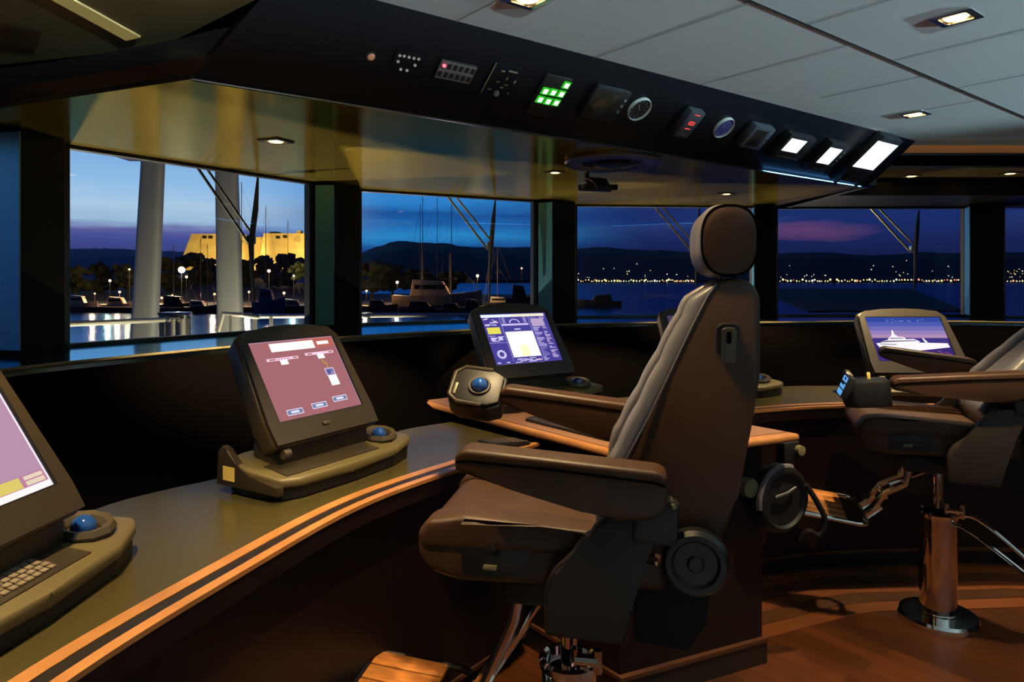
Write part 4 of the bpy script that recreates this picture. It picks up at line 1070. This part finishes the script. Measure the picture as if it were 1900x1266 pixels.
wiper(4, 'faint twin-arm wiper outside the pane right of the headrest', (1618, 389), (1690, 468), (1634, 390), (1697, 455), [(1705, 390), (1702, 420), (1699, 465), (1698, 500), (1696, 540)], M['wiper_arm'])

M['post'] = mat('grey_white_paint', (.46, .47, .50, 1), .5)
# narrow weather deck under the panes
dk = offset2(wl, -.14)
k = MB(); k.loft([[(a.x, a.y, -.2), (b.x, b.y, -.2), (b.x, b.y, -.32), (a.x, a.y, -.32)] for a, b in zip(dk, offset2(wl, -6.5))]); struct(k.build('weather_deck', mat('grey_deck_paint', (.12, .12, .12, 1), .7), smooth=False))
def leg(label, top, bot, y, wt, wb):
    a, b = aty(*top, y), aty(*bot, y); d = (a - b); a = a + d * .45; b = b - d * ((b.z + .2) / d.z)
    r = tag(None or MB().loft([[(p.x + x * w, p.y + z * w * .6, p.z) for x, z in superell(.5, .5, 4, 24)] for p, w in ((b, wb), (a, wt))]).build('mast_leg', M['post']), label, 'mast leg', 'white raking mast legs')
    return r
leg('left of two broad grey-white raking legs outside the leftmost pane', (284, 300), (268, 625), 7.2, .205, .275)
leg('right grey-white raking leg outside the leftmost pane, behind the wiper arms', (421, 326), (428, 625), 7.2, .205, .275)

# added deck lamps, unseen below the panes, brightening the soffit and the legs
for x_, y_, e_, aim_ in ((-3.45, 5.15, 360, (.9, -.6, 1)), (-2.1, 6.1, 120, (-.8, .55, 1)), (-1.45, 7.5, 300, (.5, -1, 1)), (1.5, 8.3, 170, (0, -1, 1)), (3.4, 8.4, 70, (0, -1, 1))):
    dl_ = thing('added_deck_floodlight', 'added deck floodlight, unseen below the panes, shining up from the side deck', 'lamp', (x_, y_, -.10), 0, 'added deck floodlights')
    k = MB(); k.lathe([(0, -.1), (.06, -.1), (.09, .02), (.08, .02), (0, 0)], 20); k.build('lamp_housing', M['black'], dl_)
    l = bpy.data.lights.new('added_deck_bulb', 'SPOT'); l.energy = e_; l.color = (1, .88, .56); l.spot_size = 2.2; l.spot_blend = .6; l.shadow_soft_size = .03
    q = bpy.data.objects.new('added_deck_bulb', l); COL.objects.link(q); q.parent = dl_; q.location = (0, 0, .05); q.rotation_euler = Vector(aim_).to_track_quat('-Z', 'Y').to_euler()

M['rail'] = mat('satin_rail_steel', (.70, .68, .62, 1), .35, .55)
def rail(label, tops, posts, y, base):
    P = [aty(px, py, y_) for px, py, y_ in tops]
    r = thing('guard_rail', label, 'rail', P[0], group='polished rails outside the panes')
    k = MB(); k.tube([p - P[0] for p in P], .022, 10); k.build('top_rail', M['rail'], r)
    for px, py, y_ in posts:
        q = aty(px, py, y_); k = MB(); k.tube([q - P[0], Vector((q.x, q.y, q.z - base)) - P[0]], .018, 8); k.build('rail_post', M['rail'], r)
    return r
rail('low polished rail across the left of the leftmost pane', [(60, 603.5, 5.0), (124, 601.5, 5.2), (340, 592, 6.3), (352, 592, 6.35)], [(320, 593, 6.1), (337, 592, 6.2), (350, 592, 6.3)], 5.5, 1.35)
rail('polished rail with slanting end near the right leg of the leftmost pane', [(404, 615, 6.2), (414, 582, 6.2), (452, 585, 6.2), (477, 588.5, 6.3), (482, 587, 6.4), (580, 586, 7.0)], [(429, 584, 6.2), (473, 588, 6.3), (503, 587, 6.4)], 6.2, 1.38)
rail('long thin rail across the second pane from the left', [(650, 587, 7.0), (684, 586, 7.2), (870, 584, 8.6)], [(684, 586, 7.2)], 7, 1.33)
q = aty(325, 582, 6.3)
r = thing('deck_locker', 'small white locker with open slatted front behind the low rail', 'locker', q)
k = MB()
k.box((.24, .16, .025), (0, 0, .0), bev=.005); k.build('locker_lid', M['steel'], r)
for x in (-.09, .0, .08):
    k = MB(); k.box((.055, .12, 1.39), (x, 0, -.705), bev=.005); k.build('locker_panel', M['post'], r)

# ------------------------------------------------------------------ harbour
SEA = CZ - 8.0
def onsea(px, d): return Vector(((px - 950) / FPX * d, d, SEA))
wat = sheen('night_water', (.006, .012, .022, 1), (.27, .45, .72, 1), .17, .8, bump=(.9, .2, .25))
k = MB(); k.faces([(-4000, 3, SEA), (4000, 3, SEA), (5000, 6500, SEA), (-5000, 6500, SEA)], [(0, 1, 2, 3)]); struct(k.build('sea_surface', wat, smooth=False))

# hills across the bay
def hills(name, pts, d, depth, m, amp, seed):
    rn = random.Random(seed); N_ = 120; xs = [pts[0][0] + (pts[-1][0] - pts[0][0]) * i / (N_ - 1) for i in range(N_)]
    ridge = []
    for x in xs:
        for (xa, ya), (xb, yb) in zip(pts, pts[1:]):
            if xa <= x <= xb: y = ya + (yb - ya) * (.5 - .5 * math.cos(PI * (x - xa) / max(xb - xa, 1e-6)))
        ridge.append(y + rn.uniform(-amp, amp))
    rows = []
    for f, dd in ((0, 0), (.35, .25), (.7, .6), (1, 1), (.7, 1.3), (0, 1.6)):
        row = []
        for x, y in zip(xs, ridge):
            dist = d + depth * dd; h = (HZ - y) / FPX * (d + depth) + 8 * (1 if f < 1 else 1)
            row.append(Vector(((x - 950) / FPX * dist, dist, SEA + h * f * rn.uniform(.93, 1.0) if f < 1 else CZ + (HZ - y) / FPX * dist)))
        rows.append(row)
    k = MB(); k.loft(rows, closed=False, caps=False); return struct(k.build(name, m, sharp=60))
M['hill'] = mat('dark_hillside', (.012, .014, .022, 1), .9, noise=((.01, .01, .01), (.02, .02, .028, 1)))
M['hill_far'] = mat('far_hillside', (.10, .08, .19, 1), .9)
hills('hills', [(640, 505), (668, 470), (700, 458), (735, 447), (775, 450), (830, 452), (860, 458), (920, 459), (1000, 459), (1068, 462), (1110, 459), (1200, 464), (1300, 468), (1440, 470), (1520, 468), (1620, 474), (1720, 468), (1800, 470), (1900, 468), (2050, 470), (2300, 480)], 2150, 900, M['hill'], .8, 1)
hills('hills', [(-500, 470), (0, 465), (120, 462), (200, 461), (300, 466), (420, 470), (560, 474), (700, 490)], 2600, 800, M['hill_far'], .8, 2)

# far shore: low dark bank and its lamps
k = MB(); k.box((3800, 40, 4), (1500, 2108, SEA + 1)); k.box((3800, 30, 7.5), (1500, 2142, SEA + 2.75)); struct(k.build('far_shore', M['hill'], smooth=False))
lamp_cols = [glow('far_lamp_amber', (1, .62, .20, 1), 2.2), glow('far_lamp_white', (1, .93, .75, 1), 2.2), glow('far_lamp_gold', (1, .8, .35, 1), 2.0), glow('far_lamp_green', (.75, .95, .55, 1), 1.2), glow('far_lamp_red', (1, .30, .16, 1), 1.6)]
lamp_me = []
for c in lamp_cols:
    o = MB().ball((0, 0, 0), 1.0, sub=1).build('street_lamp', c); lamp_me.append(o.data); bpy.data.objects.remove(o)
from mathutils.bvhtree import BVHTree
hm = bpy.data.objects['hills'].data
hb = BVHTree.FromPolygons([v.co.copy() for v in hm.vertices], [tuple(p.vertices) for p in hm.polygons])
def far_lamp(p, size, ci, lab, grp):
    o = bpy.data.objects.new('shore_lamp', lamp_me[ci]); COL.objects.link(o)
    s_ = size * p.y / FPX; o.scale = (s_, s_, s_ * 1.15); o.location = (p.x, p.y, p.z + s_ * 1.0); tag(o, lab, 'lamp', grp)
rn = random.Random(11)
A_ = 'tiny bright lamp in the long row along the far waterfront'; B_ = 'faint tiny lamp on the dark hillside above the far waterfront'
spans = [(1068, 1290), (1440, 1545), (1552, 1788), (1862, 1900)]
for x0, x1 in spans:
    x = x0 + 1.0
    while x < x1:
        dens = 1.0 if x < 1290 else .8
        d_, z_ = rn.choice(((2104, SEA + 3), (2104, SEA + 3), (2134, SEA + 6.5)))
        far_lamp(Vector(((x - 950) / FPX * d_, d_, z_)), rn.choice((1.0, 1.25, 1.5, 1.9)), rn.choice((0, 0, 1, 1, 2, 2, 2, 3, 4)), A_, 'far waterfront lamps')
        x += rn.uniform(2.4, 5.6) / dens
for _ in range(54):
    x0, x1 = rn.choice(spans); h_ = hb.ray_cast(Vector((0, 0, CZ)), ray(rn.uniform(x0, x1), 516 - abs(rn.gauss(0, 12))).normalized())
    if h_[0] is not None: far_lamp(h_[0], rn.choice((.6, .7, .9)), rn.choice((0, 1, 1, 2)), B_, 'hillside lamps')
# pale blocks of flats under the hills

# near shore to port: quay, fort, trees, boats
M['quay'] = mat('dark_quay', (.03, .026, .024, 1), .85, noise=((.2, .2, .2), (.05, .04, .035, 1)))
P = [onsea(-250, 190), onsea(120, 176), onsea(330, 170), onsea(575, 176), onsea(700, 186), onsea(860, 205), onsea(985, 230), onsea(1000, 330), onsea(-400, 420)]
k = MB(); k.prism([(p.x, p.y) for p in P], SEA - .5, SEA + 1.3); struct(k.build('quay', M['quay'], smooth=False))
M['bank'] = mat('dark_bank', (.022, .020, .016, 1), .95)
k = MB(); rows = []
for d_, h in ((215, 0.5), (240, 5), (285, 9.5), (330, 12.5), (380, 13), (440, 2)):
    rows.append([Vector(((px - 950) / FPX * d_, d_, SEA + h * (.75 + .25 * math.sin(px * .02)) * (1 if 60 < px < 640 else .7))) for px in range(-350, 700, 35)])
k.loft(rows, closed=False, caps=False); struct(k.build('bank', M['bank'], sharp=60))

# floodlit fort
M['stone'] = mat('yellow_fort_stone', (.52, .42, .24, 1), .85, noise=((.12, .12, .3), (.42, .33, .19, 1)))
FD = 330.0
def fx(px, d=FD): return (px - 950) / FPX * d
def fz(py, d=FD): return CZ + (HZ - py) / FPX * d
ft_ = thing('fort', 'floodlit yellow stone fort with raking walls on the hill beyond the trees', 'fort', (fx(460), FD, 0))
def fort_block(name, top, bot, yt, yb, d, dep, win):
    (x0, x1), (u0, u1) = top, bot; z1, z0 = fz(yt, d), fz(yb, d) - 2.5; ox = fx(460); D0 = d - FD
    f_ = lambda px: (px - 950) / FPX * d - ox
    V = [(f_(u0), D0 - 3, z0), (f_(u1), D0 - 3, z0), (f_(u1), D0 + dep, z0), (f_(u0), D0 + dep, z0), (f_(x0), D0, z1), (f_(x1), D0, z1), (f_(x1), D0 + dep, z1), (f_(x0), D0 + dep, z1)]
    k = MB(); k.faces(V, [(0, 1, 2, 3), (4, 5, 6, 7), (0, 1, 5, 4), (1, 2, 6, 5), (2, 3, 7, 6), (3, 0, 4, 7)])
    for px, py in win: k.box((1.7, 1.2, 1.0), (f_(px), D0 - .5, fz(py, d)), m=1)
    k.box((f_(x1) - f_(x0) + .6, .7, .5), ((f_(x0) + f_(x1)) / 2, D0 - .6, z1 - .45 * (z1 - z0) ), m=0)
    k.build(name, [M['stone'], M['frame']], ft_, smooth=False)
fort_block('bastion', (355, 447), (335, 452), 434, 492, 326, 20, [(381, 441), (392, 441)])
fort_block('bastion', (489, 566), (484, 576), 433, 494, 330, 22, [(517, 441), (530, 440)])
fort_block('curtain_wall', (440, 492), (440, 492), 440, 492, 340, 12, [])
fort_block('bastion', (560, 640), (562, 650), 443, 496, 345, 20, [])
fort_block('watch_tower', (551, 558), (550, 559), 428, 440, 331, 3, [])
fort_block('keep_roof', (500, 515), (499, 516), 430, 436, 338, 6, [])
def flood(px, py, d, tx, ty, td, watt, size=1.5, col=(1, .66, .16)):
    l = bpy.data.lights.new('floodlight', 'SPOT'); l.energy = watt; l.color = col; l.spot_size = size; l.spot_blend = .8; l.shadow_soft_size = .8
    o = bpy.data.objects.new('floodlight', l); COL.objects.link(o); o.location = aty(px, py, d); v = aty(tx, ty, td) - o.location
    o.rotation_euler = v.to_track_quat('-Z', 'Y').to_euler()
flood(400, 492, 296, 400, 455, 326, 90000); flood(530, 492, 296, 528, 455, 330, 105000); flood(600, 492, 306, 600, 460, 345, 50000); flood(465, 488, 316, 465, 458, 340, 30000)

# trees on the bank
M['leaf'] = mat('dark_foliage', (.030, .034, .014, 1), .9, noise=((1.5, 1.5, 1.5), (.016, .02, .010, 1)))
M['leaf_lit'] = mat('green_foliage_lit', (.10, .13, .025, 1), .8, noise=((1.5, 1.5, 1.5), (.05, .07, .015, 1)))  # leaf colour brightened to stand for lamp light on one tree
M['trunk'] = mat('tree_trunk', (.03, .022, .015, 1), .9)
def tree(px, ybase, ytop, d, wpx, label, m='leaf', seed=0):
    rn = random.Random(seed); h = (ybase - ytop) / FPX * d; w = wpx / FPX * d; b = aty(px, ybase, d); b.z = min(b.z, SEA + 6)
    h = CZ + (HZ - ytop) / FPX * d - b.z
    r = thing('tree', label, 'tree', b, group='trees along the harbour bank')
    k = MB(); k.tube([(0, 0, -2), (0, 0, h * .55)], [w * .045, w * .03], 6); k.build('trunk', M['trunk'], r)
    k = MB()
    for i in range(34):
        a = rn.uniform(0, 2 * PI); q = rn.uniform(0, .43) * w; z = h * rn.uniform(.30, .93); s_ = rn.uniform(.09, .19) * w
        sz = min(s_ * .8, h - z)
        def rough(v, rn=rn): return v * 1.0
        t_ = bmesh.new(); bmesh.ops.create_icosphere(t_, subdivisions=2, radius=1)
        for v in t_.verts: v.co = Vector((v.co.x * s_ + q * math.cos(a), v.co.y * s_ + q * math.sin(a), v.co.z * sz + z)) + Vector((rn.uniform(-1, 1), rn.uniform(-1, 1), rn.uniform(-1, 1))) * s_ * .24
        k._merge(t_)
    k.build('crown', M[m], r, sharp=80)
TL = [(140, 556, 492, 232, 60), (190, 558, 484, 246, 55), (236, 556, 490, 238, 50), (318, 556, 478, 250, 60), (365, 556, 468, 262, 70), (400, 550, 474, 270, 55), (455, 552, 478, 268, 50), (500, 552, 474, 272, 58), (540, 548, 470, 280, 55),
      (585, 552, 484, 262, 55), (625, 552, 486, 262, 60), (690, 556, 482, 228, 70), (728, 552, 490, 240, 60), (775, 548, 498, 262, 60), (60, 558, 486, 232, 70), (835, 545, 504, 270, 60)]
TN = ['leftmost dark tree on the bank in the leftmost pane', 'dark rounded tree left of the first white leg', 'dark tree half behind the first white leg', 'dark tree right of the first white leg, over the brightest lamp', 'tall dark tree under the left bastion of the fort', 'dark tree behind the second white leg', 'dark tree behind the wiper blade under the fort', 'dark tree under the right bastion of the fort', 'dark tree right of the right bastion',
      'dark tree hidden behind the second pillar', 'second dark tree behind the second pillar', 'large dark tree at the left of the second pane', 'dark tree left of the sailing boats in the second pane', 'low dark tree behind the sailing boats', 'dark tree beyond the far left pillar', 'low dark tree behind the lit work boat']
for i, (q, nme) in enumerate(zip(TL, TN)): tree(*q, nme, seed=i + 1)
tree(556, 530, 484, 215, 36, 'smaller green lamp-lit tree at the right of the leftmost pane', 'leaf_lit', 40)

# street lamps on the quay: a pole, a lantern and the light it throws
def street(px, py, d, r_px, label, watt, col=(1, .55, .18), k_=14):
    p = aty(px, py, d); base = SEA + 1.3
    r = thing('street_lamp', label, 'lamp', (p.x, p.y, base), group='lamps on the harbour quay')
    k = MB(); k.tube([(0, 0, 0), (0, 0, p.z - base)], .07, 6); k.build('lamp_post', M['frame'], r)
    k = MB(); k.ball((0, 0, p.z - base), r_px / FPX * d, sub=2); k.build('lantern', glow('quay_lantern', (*col, 1), k_), r)
    l = bpy.data.lights.new('lantern_light', 'POINT'); l.energy = watt * 1.6; l.color = col; l.shadow_soft_size = .5
    o = bpy.data.objects.new('lantern_light', l); COL.objects.link(o); o.parent = r; o.location = (0, -1.2, p.z - base)
street(337, 501, 205, 6.0, 'brightest street lamp glowing white between the two white legs', 24000, (1, .72, .35), 20)
street(346, 514, 200, 2.2, 'small lamp just below the brightest street lamp', 700)
street(204, 521, 200, 2.2, 'small yellow-green lamp left of the first white leg', 1500, (.85, .8, .3))
street(240, 500, 215, 1.6, 'amber lamp at the left side of the first white leg', 1500)
street(124, 526, 190, 2.0, 'pale lamp at the left edge of the leftmost pane', 200, (.9, .8, .5), 5)
street(499, 503, 200, 3.0, 'reddish lamp under the right bastion', 1200, (1, .4, .25), 8)
street(545, 512, 196, 1.6, 'pale lamp beside the lamp-lit green tree', 2200, (.9, .95, .6), 6)
street(737, 524, 206, 2.6, 'white-amber lamp at the left end of the lit work boat', 1500, (1, .7, .4), 8)
street(886, 512, 196, 2.6, 'amber lamp at the right end of the lit work boat', 2600, (1, .55, .2), 12)
street(260, 548, 190, 1.8, 'small orange lamp low on the quay by the first white leg', 1500, (1, .42, .16), 5)
street(176, 545, 184, 1.6, 'small orange lamp low among the boats at left', 1500, (1, .42, .16), 5)
street(320, 548, 184, 1.6, 'low orange lamp between the white legs', 1500, (1, .42, .16), 5)
street(680, 540, 189, 2.0, 'low amber lamp beside the second pillar', 1800, (1, .5, .2), 6)
street(968, 498, 226, 1.6, 'reddish lamp on the low shed at the right of the second pane', 900, (1, .4, .2), 6)

street(398, 546, 182, 2.2, 'low orange lamp just left of the second white leg', 1500, (1, .42, .16), 5)
street(462, 542, 182, 2.0, 'low orange lamp behind the wiper blade', 1500, (1, .5, .2), 5)
street(527, 544, 180, 2.4, 'low orange lamp right of the blue covered boat', 1800, (1, .5, .2), 6)
street(222, 542, 184, 2.2, 'low orange lamp left of the first white leg', 1800, (1, .42, .16), 6)
street(300, 553, 182, 2.2, 'lowest orange lamp between the white legs', 1500, (1, .42, .16), 5)

# boats
M['hull_w'] = mat('white_hull', (.55, .52, .48, 1), .4); M['hull_d'] = mat('dark_hull', (.03, .03, .035, 1), .5); M['hull_c'] = mat('cream_hull', (.62, .48, .30, 1), .5); M['hull_b'] = mat('blue_cover', (.05, .12, .26, 1), .6)
M['mast'] = mat('grey_mast', (.14, .13, .12, 1), .5); M['glass_dark'] = mat('dark_cabin_glass', (.01, .01, .012, 1), .15)
def boat(px, wl_py, wpx, d, label, hull='hull_w', cabin='hull_w', masts=(), hpx=16, ang=0.0, cab=True):
    p = onsea(px, d); L = wpx / FPX * d; H = hpx / FPX * d
    r = thing('moored_boat', label, 'boat', (p.x, p.y, SEA), ang)
    secs = [(-.5, .30, .8), (-.35, .40, .75), (0, .46, .8), (.25, .38, .9), (.42, .17, 1.0), (.5, .02, 1.08)]
    rings = []
    for t_, b_, s_ in secs:
        x = t_ * L; bw = b_ * L * .32; top = H * .55 * s_
        rings.append([(x, -bw * .55, -.4), (x, -bw, top * .5), (x, -bw, top), (x, bw, top), (x, bw, top * .5), (x, bw * .55, -.4)])
    k = MB(); k.loft(rings); k.build('hull', M[hull], r, sharp=30)
    if cab:
        k = MB(); k.prism([(-.30 * L, 0), (.16 * L, 0), (.06 * L, H * .42), (-.27 * L, H * .48)], -L * .09, L * .09, Matrix(((1, 0, 0, 0), (0, 0, 1, 0), (0, 1, 0, H * .42), (0, 0, 0, 1))), bev=L * .008); o = k.build('cabin', M[cabin], r)
        k = MB(); k.box((L * .34, L * .185, H * .13), (-.08 * L, 0, H * .68), bev=.02); k.build('cabin_window', M['glass_dark'], o)
    for dx_, top_py, rad in masts:
        z = CZ + (HZ - top_py) / FPX * d - SEA
        k = MB(); k.tube([(dx_ * L, 0, H * .3), (dx_ * L, 0, z)], [rad, rad * .6], 6)
        k.tube([(dx_ * L - L * .07, 0, z * .55), (dx_ * L + L * .07, 0, z * .55)], rad * .5, 5)
        k.build('mast', M['mast'], r)
        k = MB(); k.tube([(dx_ * L, 0, z * .98), (L * .46, 0, H * .6)], .02, 4); k.tube([(dx_ * L, 0, z * .98), (-L * .46, 0, H * .6)], .02, 4); k.build('rigging', M['mast'], r)
boat(150, 578, 62, 178, 'white cabin boat at the far left of the leftmost pane', masts=(), hpx=34)
boat(222, 578, 70, 180, 'pale cabin boat just left of the first white leg', 'hull_w', 'hull_c', hpx=30)
boat(330, 578, 80, 176, 'dark low boat between the two white legs', 'hull_d', 'hull_d', masts=((-.1, 456, .12),), hpx=34)
boat(372, 578, 64, 172, 'dark boat touching the second white leg', 'hull_d', 'hull_w', masts=((0, 440, .10), (.2, 452, .09)), hpx=26)
boat(499, 580, 60, 166, 'boat under a rounded blue cover below the fort', 'hull_b', 'hull_b', masts=((-.1, 382, .11), (-.85, 338, .14)), hpx=54)
boat(548, 578, 70, 168, 'dark sailing boat at the right edge of the leftmost pane', 'hull_d', 'hull_w', masts=((-.2, 408, .09),), hpx=30)
boat(812, 560, 165, 190, 'large work boat with lamp-lit cream side in the second pane', 'hull_c', 'hull_c', masts=((-.17, 452, .32), (.14, 470, .34)), hpx=62)
boat(786, 572, 90, 178, 'sailing boat with tall twin masts in the second pane', 'hull_d', 'hull_d', masts=((-.02, 362, .12), (-.07, 378, .10), (.28, 366, .10)), hpx=22)
boat(842, 572, 70, 168, 'sailing boat with single tall mast, right of the twin masts', 'hull_d', 'hull_d', masts=((-.06, 368, .13),), hpx=22)
boat(880, 572, 56, 160, 'dark rounded dinghy below the amber lamp in the second pane', 'hull_d', 'hull_d', hpx=34)
boat(705, 574, 66, 180, 'dark boat at the left edge of the second pane', 'hull_d', 'hull_d', masts=((.0, 500, .08),), hpx=24)
boat(930, 566, 70, 200, 'dark yacht right of the wiper in the second pane', 'hull_d', 'hull_w', masts=((-.1, 452, .08), (-.3, 470, .07)), hpx=24)
boat(968, 572, 60, 190, 'dark motor boat at the right edge of the second pane', 'hull_d', 'hull_d', hpx=52)
boat(1110, 566, 84, 210, 'faint dark motor boat on the water in the pane left of the headrest', 'hull_d', 'hull_d', hpx=26, ang=PI)
# long dark breakwater to starboard
P = [onsea(1440, 300), onsea(1440, 640), onsea(1690, 620), onsea(1735, 300), onsea(1790, 178), onsea(1500, 176)]
k = MB(); k.prism([(p.x, p.y) for p in P], SEA - .5, SEA + .35); struct(k.build('breakwater', mat('breakwater_stone', (.02, .02, .022, 1), .9), smooth=False))
